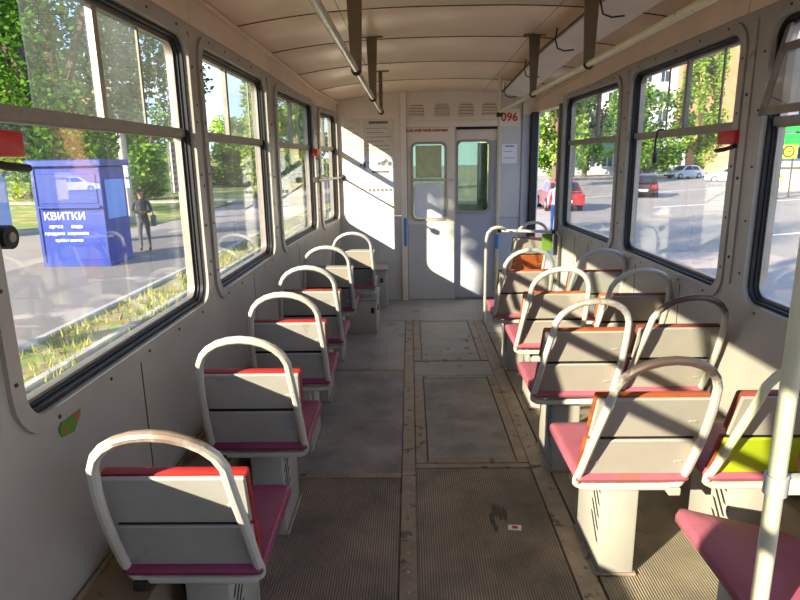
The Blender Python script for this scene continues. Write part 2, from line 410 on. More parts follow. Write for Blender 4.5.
wl = struct(empty('wall_left')); wr = struct(empty('wall_right'))
def hole(y0, y1, z0=SILL, z1=HEAD): return rrect(y0, y1, z0, z1, .085)
LBAYS = [(-3.4, -1.76, -3.2, -1.86), (-1.76, -.26, -1.66, -.36), (-.26, 1.28, -.16, 1.22), (1.28, 2.79, 1.345, 2.715), (2.79, 4.265, 2.875, 4.13), (4.265, 5.83, 4.40, 5.70), (5.83, 6.65, 5.93, 6.615)]
LM = []
for i, (a, b, wa, wb) in enumerate(LBAYS):
    zt = HEAD - drop((a+b)/2)*.6
    o, M = wall_panel('wall_panel', -1, a, b, [hole(wa, wb, z1=zt)], 'wall_paint', wl)
    LM.append((M, wa, wb, zt))
for i, (M, wa, wb, zt) in enumerate(LM):
    if i == 3:
        w, bx = window(M, wa, wb, SILL, zt, bars=((2.03, .03), (2.36, .014)), slide=[(1.66, 2.37, .050), (2.02, wb-.05, .064)])
    elif i == 4: w, bx = window(M, wa, wb, SILL, zt, bars=((3.42, .034), (3.90, .014)), slide=[(3.36, wb-.05, .052)])
    elif i == 5: w, bx = window(M, wa, wb, SILL, zt, bars=((5.05, .034), (5.3, .012)))
    else: w, bx = window(M, wa, wb, SILL, zt, bars=(((wa+wb)/2, .034),))
RBAYS = [(-3.4, -1.76, -3.2, -1.86), (-1.76, -.46, -1.66, -.56), (1.2, 2.69, 1.30, 2.585), (2.69, 4.26, 2.80, 4.14), (4.26, 5.74, 4.345, 5.655)]
RM = []
for i, (a, b, wa, wb) in enumerate(RBAYS):
    zt = HEAD - drop((a+b)/2)*.4
    o, M = wall_panel('wall_panel', 1, a, b, [hole(wa, wb, z1=zt)], 'wall_paint', wr); RM.append((M, wa, wb, zt))
for i, (M, wa, wb, zt) in enumerate(RM):
    if i == 3: window(M, wa, wb, SILL, zt, bars=((3.43, .028), (3.68, .010), (3.06, .012)))
    elif i == 4: window(M, wa, wb, SILL, zt, bars=((4.92, .03),))
    elif i == 2: window(M, wa, wb, SILL, zt, bars=((1.95, .03),), slide=[(1.35, 1.95, .052)])
    else: window(M, wa, wb, SILL, zt, bars=(((wa+wb)/2, .034),))
# over the two doorways on the right
wall_panel('door_header', 1, -.46, 1.2, [], 'fascia_paint', wr, z0=2.05)
wall_panel('door_header', 1, 5.74, 6.65, [], 'fascia_paint', wr, z0=2.02)
# door posts
def post(y, w=.05): 
    x = lerp_tab(XR, y); MB().rbox(x-.03, x+THICK, y-w/2, y+w/2, 0, 2.1-drop(y), .008).build('door_post', 'board_dark', wr, True)
for y in (-.44, 1.18, 5.76): post(y)

# rear wall with window
wb_ = struct(empty('wall_back'))
def MB_back(x, z, d=0.): return Vector((x, Y_BACK - d, z))
lp = [(-.95, 0), (1.45, 0), (1.45, 2.27), (-.95, 2.27)]; hl = rrect(-.6, 1.1, 1.0, 1.95, .1)
tri = tessellate_polygon([[Vector((*p, 0)) for p in lp], [Vector((*p, 0)) for p in hl]])
fl = lp+hl; n = len(fl)
MB().add([MB_back(*p) for p in fl]+[MB_back(*p, .06) for p in fl], [tuple(t) for t in tri]+[tuple(i+n for i in t) for t in tri]).build('rear_panel', 'wall_paint', wb_)

# pillar covers between the windows, with screws
def pillar(M, y, w, side, z0=.98, z1=2.1):
    mb = MB(); vs = [M(yy, z, d) for yy in (y-w/2, y+w/2) for z in (z0, z1) for d in (-.008, .0)]
    mb.add(vs, [(0, 1, 3, 2), (4, 6, 7, 5), (0, 4, 5, 1), (2, 3, 7, 6), (0, 2, 6, 4), (1, 5, 7, 3)])
    o = mb.build('pillar_cover', 'trim_paint', wl if side < 0 else wr)
    mb = MB()
    for z in (1.1, 1.45, 1.8):
        c = M(y, z, -.009); mb.rbox(c.x-.004, c.x+.004, c.y-.007, c.y+.007, z-.007, z+.007, .003, 1)
    mb.build('screw_heads', 'iron_dark', o)
pillar(LM[3][0], 2.768, .045, -1); pillar(LM[4][0], 4.235, .075, -1); pillar(LM[5][0], 5.80, .06, -1)
pillar(RM[3][0], 2.72, .05, 1); pillar(RM[3][0], 4.22, .06, 1); pillar(RM[4][0], 5.70, .05, 1)
# joints between the wall sheets under the windows
for sd, ys in ((-1, (1.98, 3.55, 4.9)), (1, (2.2, 3.2, 3.85, 4.85, 5.2))):
    for y in ys:
        x = lerp_tab(XL if sd < 0 else XR, y)
        MB().box(x-.0015, x+.0015, y-.003, y+.003, .1, .925).build('panel_joint', 'iron_dark', wl if sd < 0 else wr)
# cover strip where fascia meets ceiling
for sd, tab, par in ((-1, XL, wl), (1, XR, wr)):
    pts = [(lerp_tab(tab, y)-sd*.012, y, 2.262-drop(y)) for y in (-3.4, 0, 2, 4.25, 5, 5.8, 6.64)]
    MB().tube(pts, .014, 8).build('cove_strip', 'fascia_paint', par, True)
    for a, b in zip((-3.4, -1.7, -.2, 1.25, 2.78, 4.26, 5.8), (-1.7, -.2, 1.25, 2.78, 4.26, 5.8, 6.64)):
        vs = []
        for y in (a+.002, b-.002):
            x = lerp_tab(tab, y)
            vs += [(x, y, 2.135-drop(y)), (x, y, 2.262-drop(y)), (x-sd*.006, y, 2.262-drop(y)), (x-sd*.006, y, 2.135-drop(y))]
        MB().add(vs, [(0, 1, 2, 3), (4, 7, 6, 5), (0, 4, 5, 1), (1, 5, 6, 2), (2, 6, 7, 3), (3, 7, 4, 0)]).build('fascia_board', 'fascia_paint', par)

# ceiling panels
ce = struct(empty('ceiling'))
def cz(t, y): return 2.275 - drop(y) + .085*(1-abs(t)**2.6)
SEAMS = [-3.4, -2.0, -1.2, -.4, .4, 1.2, 1.93, 2.73, 3.53, 4.36, 5.15, 5.93, 6.65]
TS = [[-1 + k*.04 for k in range(0, 13)], [-.52 + k*.09 for k in range(0, 12)], [.47 + k*.053 for k in range(0, 11)]]
TS[1][-1] = .47; TS[2][-1] = 1.0
for a, b in zip(SEAMS, SEAMS[1:]):
    for ts in TS:
        vs = []; fs = []; n = len(ts)
        rows = [a+.005, a+.014, b-.014, b-.005]
        for dz in (0, .02):
            for q, y in enumerate(rows):
                l, r = lerp_tab(XL, y), lerp_tab(XR, y)
                for i, t in enumerate(ts):
                    tt = t
                    if i == 0 and t > -.99: tt += .002
                    if i == n-1 and t < .99: tt -= .002
                    edge = .006 if q in (0, 3) else 0
                    vs.append((l + (r-l)*(tt+1)/2, y, cz(tt, y) + dz + (edge if dz == 0 else 0)))
        m = len(rows)
        for h in (0, 1):
            for q in range(m-1):
                for i in range(n-1):
                    k = h*m*n + q*n + i; fs.append((k, k+1, k+n+1, k+n))
        MB().add(vs, fs).build('ceiling_panel', 'ceiling_paint', ce, True, angle=60)
for a in SEAMS[1:-1]:
    l, r = lerp_tab(XL, a), lerp_tab(XR, a)
    MB().tube([(l+(r-l)*(t+1)/2, a, cz(t, a)+.003) for t in [-.995+k*.0663 for k in range(31)]], .006, 5).build('ceiling_seam', 'iron_dark', ce)
for t in (-.52, .47):
    MB().tube([(lerp_tab(XL, y)+(lerp_tab(XR, y)-lerp_tab(XL, y))*(t+1)/2, y, cz(t, y)+.004) for y in (-3.39, 0, 4.3, 5, 5.8, 6.64)], .0045, 5).build('ceiling_seam', 'ledge_brown', ce)
MB().add([(-1.0, Y_BACK, 2.40), (1.5, Y_BACK, 2.40), (1.5, 6.7, 2.40), (-1.0, 6.7, 2.40), (-1.0, Y_BACK, 2.44), (1.5, Y_BACK, 2.44), (1.5, 6.7, 2.44), (-1.0, 6.7, 2.44)], [(0, 1, 2, 3), (4, 7, 6, 5), (0, 4, 5, 1), (1, 5, 6, 2), (2, 6, 7, 3), (3, 7, 4, 0)]).build('roof_skin', 'iron_dark', ce)
for x0, x1 in ((-1.05, -.95), (1.45, 1.55)):
    MB().box(x0, x1, Y_BACK, 6.7, 2.25, 2.42).build('roof_edge', 'iron_dark', ce)

# ------------------------------------------------------------------ floor
fl_ = struct(empty('floor'))
MB().box(-1.0, 1.5, Y_BACK, 6.9, -.12, -.012).build('floor_slab', 'floor_base', fl_)
def plate(name, x0, x1, y0, y1, z, m, bev=.003): return MB().rbox(x0, x1, y0, y1, -.012, z, bev, 1).build(name, m, fl_)
# ribbed mats
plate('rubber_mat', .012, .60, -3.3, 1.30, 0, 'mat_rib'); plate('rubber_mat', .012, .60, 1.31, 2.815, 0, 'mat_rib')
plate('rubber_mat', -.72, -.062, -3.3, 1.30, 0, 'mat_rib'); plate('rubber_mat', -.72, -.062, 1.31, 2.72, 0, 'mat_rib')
def wavy(name, x0, x1, y0, y1, m, amp, seed, z=0.):
    rng = random.Random(seed); W = [(rng.uniform(y0+.1, y1-.1), rng.uniform(.05, .10), rng.uniform(.5, 1), rng.uniform(-.12, .12), rng.uniform(x0, x1)) for _ in range(9)]
    nx, ny = 14, 60; vs = []; fs = []
    for j in range(ny+1):
        for i in range(nx+1):
            x = x0+(x1-x0)*i/nx; y = y0+(y1-y0)*j/ny; e = min(1, min(i, nx-i)/2.5, min(j, ny-j)/4)
            h = sum(a*math.exp(-((y-c-sl*(x-x0))/w_)**2)*math.exp(-((x-cx)/(.42*(x1-x0)))**2) for c, w_, a, sl, cx in W)
            vs.append((x, y, z+.001+amp*e*min(1.2, h)))
    for j in range(ny):
        for i in range(nx): k = j*(nx+1)+i; fs.append((k, k+1, k+nx+2, k+nx+1))
    n = len(vs); rim = [i for i in range(nx+1)]+[j*(nx+1)+nx for j in range(1, ny+1)]+[ny*(nx+1)+i for i in range(nx-1, -1, -1)]+[j*(nx+1) for j in range(ny-1, 0, -1)]
    vs += [(vs[i][0], vs[i][1], -.012) for i in rim]
    for q in range(len(rim)): fs.append((rim[q], rim[(q+1) % len(rim)], n+(q+1) % len(rim), n+q))
    return MB().add(vs, fs).build(name, m, fl_, True, angle=50)
wavy('rubber_mat', -.72, -.062, 2.775, 4.30, 'mat_diamond', .016, 4)
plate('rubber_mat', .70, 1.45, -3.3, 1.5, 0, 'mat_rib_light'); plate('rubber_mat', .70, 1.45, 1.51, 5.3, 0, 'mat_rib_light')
plate('floor_plate', -.72, -.062, 4.37, 5.74, 0, 'floor_far')
plate('floor_plate', -.80, 1.40, 5.75, 6.64, 0, 'floor_far')
plate('floor_plate', .70, 1.45, 5.31, 5.745, 0, 'floor_far')
# riveted metal strips
def strip(x0, x1, y0, y1, rx=None, ry=None, n=0, z=.004):
    o = plate('metal_strip', x0, x1, y0, y1, z, 'strip_metal', .002)
    if n:
        mb = MB()
        for i in range(n):
            t = (i+.5)/n; x = rx if rx is not None else x0+(x1-x0)*t; y = ry if ry is not None else y0+(y1-y0)*t
            ringv = [(x+.009*math.cos(q*PI/4), y+.009*math.sin(q*PI/4), z) for q in range(8)]; top = [(x+.005*math.cos(q*PI/4), y+.005*math.sin(q*PI/4), z+.004) for q in range(8)]
            mb.add(ringv+top, [tuple(range(8, 16))]+[(q, (q+1) % 8, 8+(q+1) % 8, 8+q) for q in range(8)])
        r = mb.build('rivets', 'rivet', o, True); r['kind'] = 'stuff'
    return o
strip(-.058, .010, -3.3, 2.74, rx=-.026, n=54); strip(-.058, .010, 2.745, 5.74, rx=-.026, n=20)
strip(.604, .69, -3.3, 2.82, rx=.63, n=48); strip(.604, .69, 2.825, 5.74, rx=.645, n=18)
strip(-.72, -.062, 2.725, 2.77, ry=2.748, n=9); strip(-.72, -.062, 4.305, 4.365, ry=4.335, n=9)
strip(.014, .60, 2.82, 2.862, ry=2.841, n=4)
# hatches in the aisle
def hatch(y0, y1, m):
    strip(.014, .075, y0, y1); strip(.545, .602, y0, y1); strip(.079, .541, y0, y0+.045); strip(.079, .541, y1-.045, y1)
    o = wavy('floor_hatch', .082, .538, y0+.05, y1-.05, m, .010 if m == 'mat_diamond' else .004, 9, .001)
    ringp = [(.46+.022*math.cos(a*PI/6), y0+.32+.022*math.sin(a*PI/6), .005) for a in range(12)]
    MB().tube(ringp, .003, 5, closed=True).build('hatch_lock', 'strip_metal', o, True)
hatch(2.87, 4.17, 'mat_diamond'); plate('floor_plate', .014, .602, 4.18, 4.50, .001, 'hatch_grey'); hatch(4.51, 5.73, 'hatch_grey')
rng = random.Random(5)
for (sx_, sy_, l_) in ((.345, 2.36, .10), (.365, 2.44, .09), (.385, 2.42, .12), (.405, 2.41, .10), (.352, 2.30, .05)):
    pts = [(sx_+.008*math.cos(a*PI/5)*(1+.4*rng.random()), sy_+l_*.5*math.sin(a*PI/5)*(1+.3*rng.random())) for a in range(10)]
    MB().prism(pts, lambda x, y: Vector((x, y, 0)), lambda x, y: Vector((x, y, .0022))).build('scuff', 'scuff', fl_)
# ledges (heater ducts) along both walls
def ledge(x0, x1, y0, y1, z, nm):
    o = struct(empty(nm)); MB().rbox(x0, x1, y0, y1, -.01, z, .006, 1).build('duct_body', 'ledge_brown', o)
    return o
LEDGE_Z = .365
trim_1 = ledge(-.95, -.74, Y_BACK, 5.2, LEDGE_Z, 'trim_1')
MB().tube([(-.94, Y_BACK, LEDGE_Z+.006), (-.94, 5.2, LEDGE_Z+.006)], .009, 6).build('ledge_bead', 'ledge_brown', trim_1, True)
trim_2 = ledge(1.30, 1.45, 1.3, 5.3, LEDGE_Z, 'trim_2')

# ------------------------------------------------------------------ driver's bulkhead
bk = struct(empty('wall_front'))
YF = 6.65
def slab(name, x0, x1, z0, z1, y0, y1, m, par=bk, bev=.004): return MB().rbox(x0, x1, y0, y1, z0, z1, bev, 1).build(name, m, par)
slab('lower_panel', -.86, -.10, 0, .95, YF, YF+.04, 'bulkhead_paint')
slab('upper_panel', -.86, -.10, .955, 2.3, YF, YF+.04, 'bulkhead_cream')
slab('door_post', -.10, -.035, 0, 2.3, YF-.03, YF+.04, 'bulkhead_cream')
slab('header_panel', -.035, .962, 1.888, 2.3, YF, YF+.04, 'bulkhead_cream')
slab('header_strip', -.035, .955, 1.93, 1.955, YF-.012, YF, 'bulkhead_cream')
slab('side_panel', .965, 1.20, .92, 2.3, YF+.02, YF+.06, 'bulkhead_paint'); slab('side_panel', .965, 1.20, 0, .915, YF+.02, YF+.06, 'door_grey')
slab('side_return', 1.20, 1.285, 0, 2.2, YF+.0, YF+.06, 'door_grey')
slab('door_jamb', 1.287, 1.36, 0, 2.02, YF-.06, YF+.08, 'rubber')
# semicircular louvred vents
for cx in (.075, .345, .60, .845):
    v = MB(); pts = [(cx+.092*math.cos(a*PI/10), 2.075+.085*math.sin(a*PI/10)) for a in range(11)] + [(cx-.092, 1.985), (cx+.092, 1.985)]
    outer = [(cx+(x-cx)*1.0, z) for x, z in pts]; inner = [(cx+(x-cx)*.90, 2.05+(z-2.05)*.90) for x, z in pts]
    v.ring(outer, inner, lambda x, z, d: Vector((x, YF-d, z)), 0, .012)
    vo = v.build('vent_rim', 'bulkhead_cream', bk)
    for k, z in enumerate((2.0, 2.03, 2.06, 2.09, 2.12)):
        hw = .08 if z < 2.08 else math.sqrt(max(0, .08**2-(z-2.075)**2))
        MB().add([(cx-hw, YF-.012, z-.006), (cx+hw, YF-.012, z-.006), (cx+hw, YF-.001, z+.007), (cx-hw, YF-.001, z+.007), (cx-hw, YF-.012, z-.009), (cx+hw, YF-.012, z-.009)],
                 [(0, 1, 2, 3), (4, 5, 1, 0), (4, 3, 2, 5)]).build('louvre', 'bulkhead_cream', vo)
        MB().box(cx-hw, cx+hw, YF-.004, YF-.0005, z-.013, z-.008).build('louvre_slot', 'iron_dark', vo)
text('lettering', 'Твой мой твой светлых', .042, 'ink_red', bk, (.17, YF-.001, 1.855), bold=.0012)
# cab doors
def leaf(n, x0, x1, y, win, m, lower):
    d = struct(empty('door_%d' % n))
    loops = [[(x0, .01), (x1, .01), (x1, 1.885), (x0, 1.885)], rrect(*win, .05)]
    tri = tessellate_polygon([[Vector((*p, 0)) for p in lp] for lp in loops]); fl = [p for lp in loops for p in lp]; k = len(fl)
    mb = MB(); fs = [tuple(t) for t in tri]+[tuple(i+k for i in t) for t in tri]; q = 0
    for lp in loops:
        for i in range(len(lp)): a, b = q+i, q+(i+1) % len(lp); fs.append((a, b, b+k, a+k))
        q += len(lp)
    mb.add([(px, y, pz) for px, pz in fl]+[(px, y+.035, pz) for px, pz in fl], fs)
    mb.build('door_leaf', m, d)
    MB().ring(rrect(win[0]-.022, win[1]+.022, win[2]-.022, win[3]+.022, .065), rrect(win[0]+.004, win[1]-.004, win[2]+.004, win[3]-.004, .048), lambda x, z, dd: Vector((x, y-dd, z)), -.01, .014).build('window_frame', 'trim_paint', d, True)
    MB().prism(rrect(*win, .05), lambda x, z: Vector((x, y+.015, z)), lambda x, z: Vector((x, y+.019, z))).build('window_pane', 'pane_green', d)
    return d
d1 = leaf(1, -.030, .482, YF+.005, (.03, .375, .915, 1.715), 'bulkhead_cream', 0)
slab('lower_sheet', -.028, .48, .012, .86, YF+.001, YF+.005, 'bulkhead_paint', d1, .001)
MB().tube([(0, YF-.03, 1.335), (.47, YF-.03, 1.335)], .011, 8).build('door_bar', 'tube_cream', d1, True)
for x in (.008, .46): MB().tube([(x, YF+.006, 1.335), (x, YF-.032, 1.335)], .012, 8).build('bar_mount', 'tube_cream', d1, True)
MB().prism(rrect(.04, .365, .925, 1.30, .045), lambda x, z: Vector((x, YF+.008, z)), lambda x, z: Vector((x, YF+.012, z))).build('window_cover', 'paper', d1)
MB().box(.06, .34, YF+.012, YF+.014, 1.36, 1.70).build('window_card', 'curtain', d1)
d2 = leaf(2, .490, .945, YF+.075, (.52, .86, .985, 1.735), 'door_grey', 0)
slab('upper_sheet', .492, .943, 1.745, 1.883, YF+.071, YF+.075, 'bulkhead_cream', d2, .001)
MB().rbox(.74, .85, YF+.12, YF+.14, 1.0, 1.72, .006).build('curtain', 'curtain', d2)
MB().tube([(.79+.045*math.cos(a*PI/8), YF+.10, 1.22+.085*math.sin(a*PI/8)) for a in range(16)], .007, 6, closed=True).build('pull_ring', 'tube_white', d2, True)
slab('cab_front', -.86, 1.36, 0, 1.0, YF+1.0, YF+1.04, 'bulkhead_paint', bk)
slab('cab_roof', -1.0, 1.5, 2.2, 2.24, YF+.04, YF+1.3, 'bulkhead_cream', bk)
slab('cab_side', -.90, -.86, 0, 1.0, YF+.05, YF+1.0, 'bulkhead_paint', bk); slab('cab_side', 1.36, 1.40, 0, 2.2, YF+.09, YF+1.0, 'bulkhead_paint', bk)
slab('cab_pillar', -.90, -.84, 1.0, 2.2, YF+.94, YF+1.04, 'rubber', bk)
slab('corner_panel', 1.2, 1.44, 2.0, 2.3, YF-.012, YF+.05, 'bulkhead_cream', bk)
slab('door_stop', -.06, -.02, 0, 1.92, YF+.045, YF+.06, 'rubber', bk); slab('door_stop', -.06, .99, 1.865, 1.92, YF+.115, YF+.13, 'rubber', bk); slab('door_stop', .46, .50, 0, 1.9, YF+.04, YF+.07, 'door_grey', bk); slab('door_stop', .93, .985, 0, 1.92, YF+.115, YF+.13, 'rubber', bk); slab('door_stop', -.05, .99, 1.86, 1.92, YF+.045, YF+.06, 'rubber', bk)
slab('blue_tape', -.075, -.045, .62, .93, YF-.033, YF-.030, 'tape_blue', bk, .001)
# notices pasted on the bulkhead
def notice(x0, x1, z0, z1, m, label, lines, pic=None, title=None, y=YF-.001, gr='papers pasted on the driver bulkhead'):
    e = empty('notice', (0, y, 0)); tag(e, label, 'notice', gr)
    MB().box(x0, x1, -.003, 0, z0, z1).build('sheet', m, e)
    mb = MB(); rng = random.Random(int(x0*1000+z0*77))
    for k in range(lines):
        z = z1 - (z1-z0)*(.2+.7*(k+.5)/lines); a = x0+(x1-x0)*.12; b = x1-(x1-x0)*(.1+.25*rng.random())
        mb.box(a, b, -.0036, -.003, z-.0028, z+.0028)
    if title: mb.box(x0+(x1-x0)*.2, x1-(x1-x0)*.2, -.0036, -.003, z1-(z1-z0)*.14, z1-(z1-z0)*.07)
    if mb.v: mb.build('printed_lines', 'ink', e)['kind'] = 'stuff'
    if pic:
        mb = MB()
        for (px, pz, pr) in pic:
            ringv = [(px+pr*math.cos(q*PI/5), -.0034, pz+pr*math.sin(q*PI/5)) for q in range(10)]; mb.add(ringv+[(a, -.004, c) for a, b, c in ringv], [tuple(range(10)), tuple(range(10, 20))]+[(q, (q+1) % 10, 10+(q+1) % 10, 10+q) for q in range(10)])
        mb.build('printed_figures', 'ink', e)
    return e
notice(-.70, -.52, 1.66, 1.985, 'paper_cream', 'yellowed notice in the top row beside the window corner', 4)
notice(-.505, -.165, 1.60, 1.985, 'paper_cream', 'large cream notice with several printed lines behind the rail end', 6, title=True)
notice(-.505, -.16, 1.475, 1.595, 'paper_blue', 'wide pale sheet with dark printed figures of people', 1, pic=((-.26, 1.545, .022), (-.29, 1.52, .028), (-.22, 1.515, .024), (-.335, 1.515, .018)))
notice(-.74, -.63, 1.37, 1.535, 'paper_blue', 'small bluish sheet nearest the side window', 1)
notice(-.62, -.48, 1.33, 1.535, 'paper_blue', 'bluish sheet with a dark stamp between the two other sheets', 1, pic=((-.53, 1.50, .014),))
notice(-.475, -.165, 1.13, 1.465, 'paper', 'white sheet with a heading and rows of ring shapes', 0, title=True, pic=[(-.44+.045*k, 1.235, .02) for k in range(6)])
notice(-.475, -.24, .98, 1.115, 'paper', 'low white sheet with faint lines above the grey panel', 3)
notice(.99, 1.15, 1.50, 1.70, 'paper', 'small white notice under the red number by the door', 2, title=True, y=YF+.019)
num = tag(empty('number_plate', (0, YF+.019, 0)), 'cream plate with the red vehicle number 096', 'number sign')
MB().rbox(.955, 1.175, -.004, 0, 1.885, 2.06, .003, 1).build('plate', 'bulkhead_cream', num)
text('digits', '096', .12, 'ink_red', num, (1.06, -.0055, 1.975), bold=.003)

# ------------------------------------------------------------------ seats
def seat(name, label, group, x, y, rz=0., side=1, pad='pad_red', cushion='vinyl_plum', up='board_grey', low='board_grey', tube='tube_white', ped=True, w=.395, foot_z=0., ztop=.965, cat='seat'):
    """side=+1: aisle on +x of the seat, -1: aisle on -x"""
    root = empty(name, (x, y, foot_z), rz); tag(root, label, cat, group)
    h = w/2-.010; r = .0145
    path = []
    pts = [(h-.004, .0, .402), (h, -.010, .425), (h-.002, -.045, .48), (h-.006, -.095, .58), (h-.012, -.142, .68), (h-.02, -.178, .765)]
    path += [(px, py, pz) for px, py, pz in pts]
    zc = .80; R = h-.024; H = ztop-zc-r
    for k in range(0, 13):
        a = PI*k/12; path.append((R*math.cos(a), -.19-.055*math.sin(a), zc+H*math.sin(a)**.85))
    path += [(-px, py, pz) for px, py, pz in reversed(pts)]
    path = [(px+.045*(pz-.47), py, pz) for px, py, pz in path]
    MB().tube(path, r, 10).build('frame_hoop', tube, root, True)
    mb = MB(); mb.tube([(h-.006, .0, .402), (h-.02, -.004, .393), (h-.05, -.004, .390), (-h+.05, -.004, .390), (-h+.02, -.004, .393), (-h+.001, 0, .402)], r*.95, 10)
    for s in (-1, 1): mb.tube([(s*(h-.05), -.004, .39), (s*(h-.05), .34, .408)], .011, 8)
    mb.build('cross_tube', tube, root, True)
    # backrest boards and the pads on their front
    def tilt(y0, z0, y1, z1):
        a = math.atan2(y0-y1, z1-z0); L_ = math.hypot(y1-y0, z1-z0)
        return Matrix.Translation((0, y0, z0)) @ Matrix.Rotation(a, 4, 'X'), L_
    bw = h-.002
    for nm, (y0, z0, y1, z1), mt in (('upper_board', (-.074, .627, -.126, .785), up), ('lower_board', (-.012, .448, -.068, .611), low)):
        M, L_ = tilt(y0, z0, y1, z1)
        M = Matrix(((1, 0, .045, -.045*.47), (0, 1, 0, 0), (0, 0, 1, 0), (0, 0, 0, 1))) @ M
        b = MB().rbox(-bw, bw, -.013, .001, 0, L_, .004, 1, M).build(nm, mt, root)
        MB().rbox(-bw-.004, bw+.004, .002, .030, .010 if nm == 'upper_board' else 0, L_+(.003 if nm == 'upper_board' else -.010), .009, 2, M).build('pad', pad, b, True)
        for s in (-1, 1): MB().rbox(s*(bw-.04)-.014, s*(bw-.04)+.014, -.016, -.012, L_*.42-.006, L_*.42+.006, .002, 1, M).build('clip', up, b)
    MB().box(-bw+.01+.006, bw-.01+.006, -.072, -.058, .600, .640).build('gap_shade', 'dark_slot', root)  # dark strip painted in as the shade of the gap between the boards
    # cushion: rounded slab, falling at the front edge
    bm = bmesh.new(); nx, ny = 9, 10; hw = w/2
    mb = MB(); vs = []; fs = []
    prof = [(-.040, .428), (-.045, .440), (-.03, .456), (.05, .466), (.15, .468), (.25, .470), (.33, .472), (.37, .468), (.392, .452), (.395, .432), (.385, .426), (.2, .424), (0, .424)]
    xs = [-hw, -hw+.004, -hw+.02, -hw+.06, 0, hw-.06, hw-.02, hw-.004, hw]
    sc = [.80, .93, 1.0, 1.02, 1.04, 1.02, 1.0, .93, .80]
    for X, k in zip(xs, sc):
        for (py, pz) in prof: vs.append((X, .165+(py-.165)*(1 if k >= 1 else .985 if k > .9 else .96), .44+(pz-.44)*k))
    m = len(prof)
    for i in range(len(xs)-1):
        for j in range(m): fs.append((i*m+j, i*m+(j+1) % m, (i+1)*m+(j+1) % m, (i+1)*m+j))
    fs += [tuple(range(m)), tuple(range((len(xs)-1)*m, len(xs)*m))]
    bm.free(); mb.add(vs, fs); mb.build('cushion', cushion, root, True, angle=50)
    MB().rbox(-hw+.02, hw-.02, -.01, .36, .408, .425, .004, 1).build('seat_pan', 'pedestal_paint', root)
    if ped:
        c = side*.012
        p = MB().rbox(c-.066, c+.066, .025, .33, 0, .407, .008, 2).build('pedestal', 'pedestal_paint', root, True)
        mb = MB(); xf = c+side*.066
        for k in range(5):
            z = .12+.052*k
            mb.add([(xf+side*q, yy, zz) for q in (.0012, -.004) for yy, zz in ((.05, z), (.13, z+.085), (.148, z+.085), (.068, z))], [(0, 1, 2, 3), (4, 5, 6, 7), (0, 1, 5, 4), (1, 2, 6, 5), (2, 3, 7, 6), (3, 0, 4, 7)])
        s_ = mb.build('vent_slots', 'dark_slot', p); s_['kind'] = 'stuff'
        MB().rbox(c-.078, c+.078, .015, .34, -.001, .012, .004, 1).build('foot_flange', 'strip_metal', p)
    # wall bracket on the side away from the aisle
    q = -side*(h-.03)
    MB().rbox(q-.022, q+.022, -.03, .03, LEDGE_Z-foot_z+.0, .395, .004, 1).build('bracket', 'iron_dark' if side > 0 else 'pedestal_paint', root)
    return root
GL = 'single seats in the row along the left wall'
LS = [(-.622, 1.49, 'tube_worn_light', 'pad_red', 'nearest single seat by the left wall, bare worn hoop, bright red padding edge'),
      (-.622, 2.235, 'tube_white', 'pad_red', 'second single seat of the left row, white hoop and red padding edge'),
      (-.622, 2.955, 'tube_white', 'pad_red', 'third single seat of the left row, grey boards with faded red edge'),
      (-.63, 3.67, 'tube_grey', 'pad_brown', 'fourth single seat of the left row with brown padding edge')]
for x, y, tb, pd, lb in LS:
    seat('tram_seat', lb, GL, x, y, 0, 1, pd, 'vinyl_plum', 'board_grey', 'board_grey', tb)
seat('tram_seat', 'fifth single seat of the left row, beside the low equipment box', GL, -.63, 4.50, 0, 1, 'board_dark', 'vinyl_plum', 'board_warm', 'board_dark', 'tube_grey', ped=True)
seat('tram_seat', 'farthest single seat of the left row, on the box before the bulkhead', GL, -.52, 5.33, 0, 1, 'board_dark', 'vinyl_pink', 'board_warm', 'board_dark', 'tube_grey', ped=False)
GA = 'aisle seats of the right-hand pairs'; GB = 'window seats of the right-hand pairs'
RA = [(.775, 1.975, 'tube_worn', 'pad_orange', 'aisle seat with bare brown hoop top beside the lime backed seat', 'board_warm'),
      (.775, 2.755, 'tube_worn_light', 'pad_orange', 'aisle seat directly in front of the brown hooped one, orange padding edge', 'board_warm'),
      (.825, 3.53, 'tube_white', 'pad_orange', 'third aisle seat from the camera on the right, thin orange edge', 'board_warm'),
      (.785, 4.25, 'tube_white', 'pad_orange', 'fourth aisle seat on the right, just behind the front partition rail', 'board_warm')]
for x, y, tb, pd, lb, bd in RA: seat('tram_seat', lb, GA, x, y, 0, -1, pd, 'vinyl_pink', bd, bd, tb)
RB = [(1.245, 1.98, 'tube_cream', 'pad_brown', 'window seat with lime green lower backrest behind the cream pole', 'board_warm', 'board_lime'),
      (1.215, 2.80, 'tube_worn', 'pad_brown', 'second window seat on the right, dark worn hoop, brown edge', 'board_warm', 'board_warm'),
      (1.245, 3.46, 'tube_white', 'pad_orange', 'third window seat on the right with orange side padding', 'board_warm', 'board_warm'),
      (1.26, 4.20, 'tube_grey', 'pad_orange', 'farthest window seat on the right, grey hoop against the lit wall', 'board_grey', 'board_grey')]
for x, y, tb, pd, lb, u_, l_ in RB: seat('tram_seat', lb, GB, x, y, 0, -1, pd, 'vinyl_pink', u_, l_, tb, w=.40)
near = tag(empty('tram_seat', (.98, 1.48, 0)), 'pink cushioned seat nearest the camera behind the cream pole', 'seat')
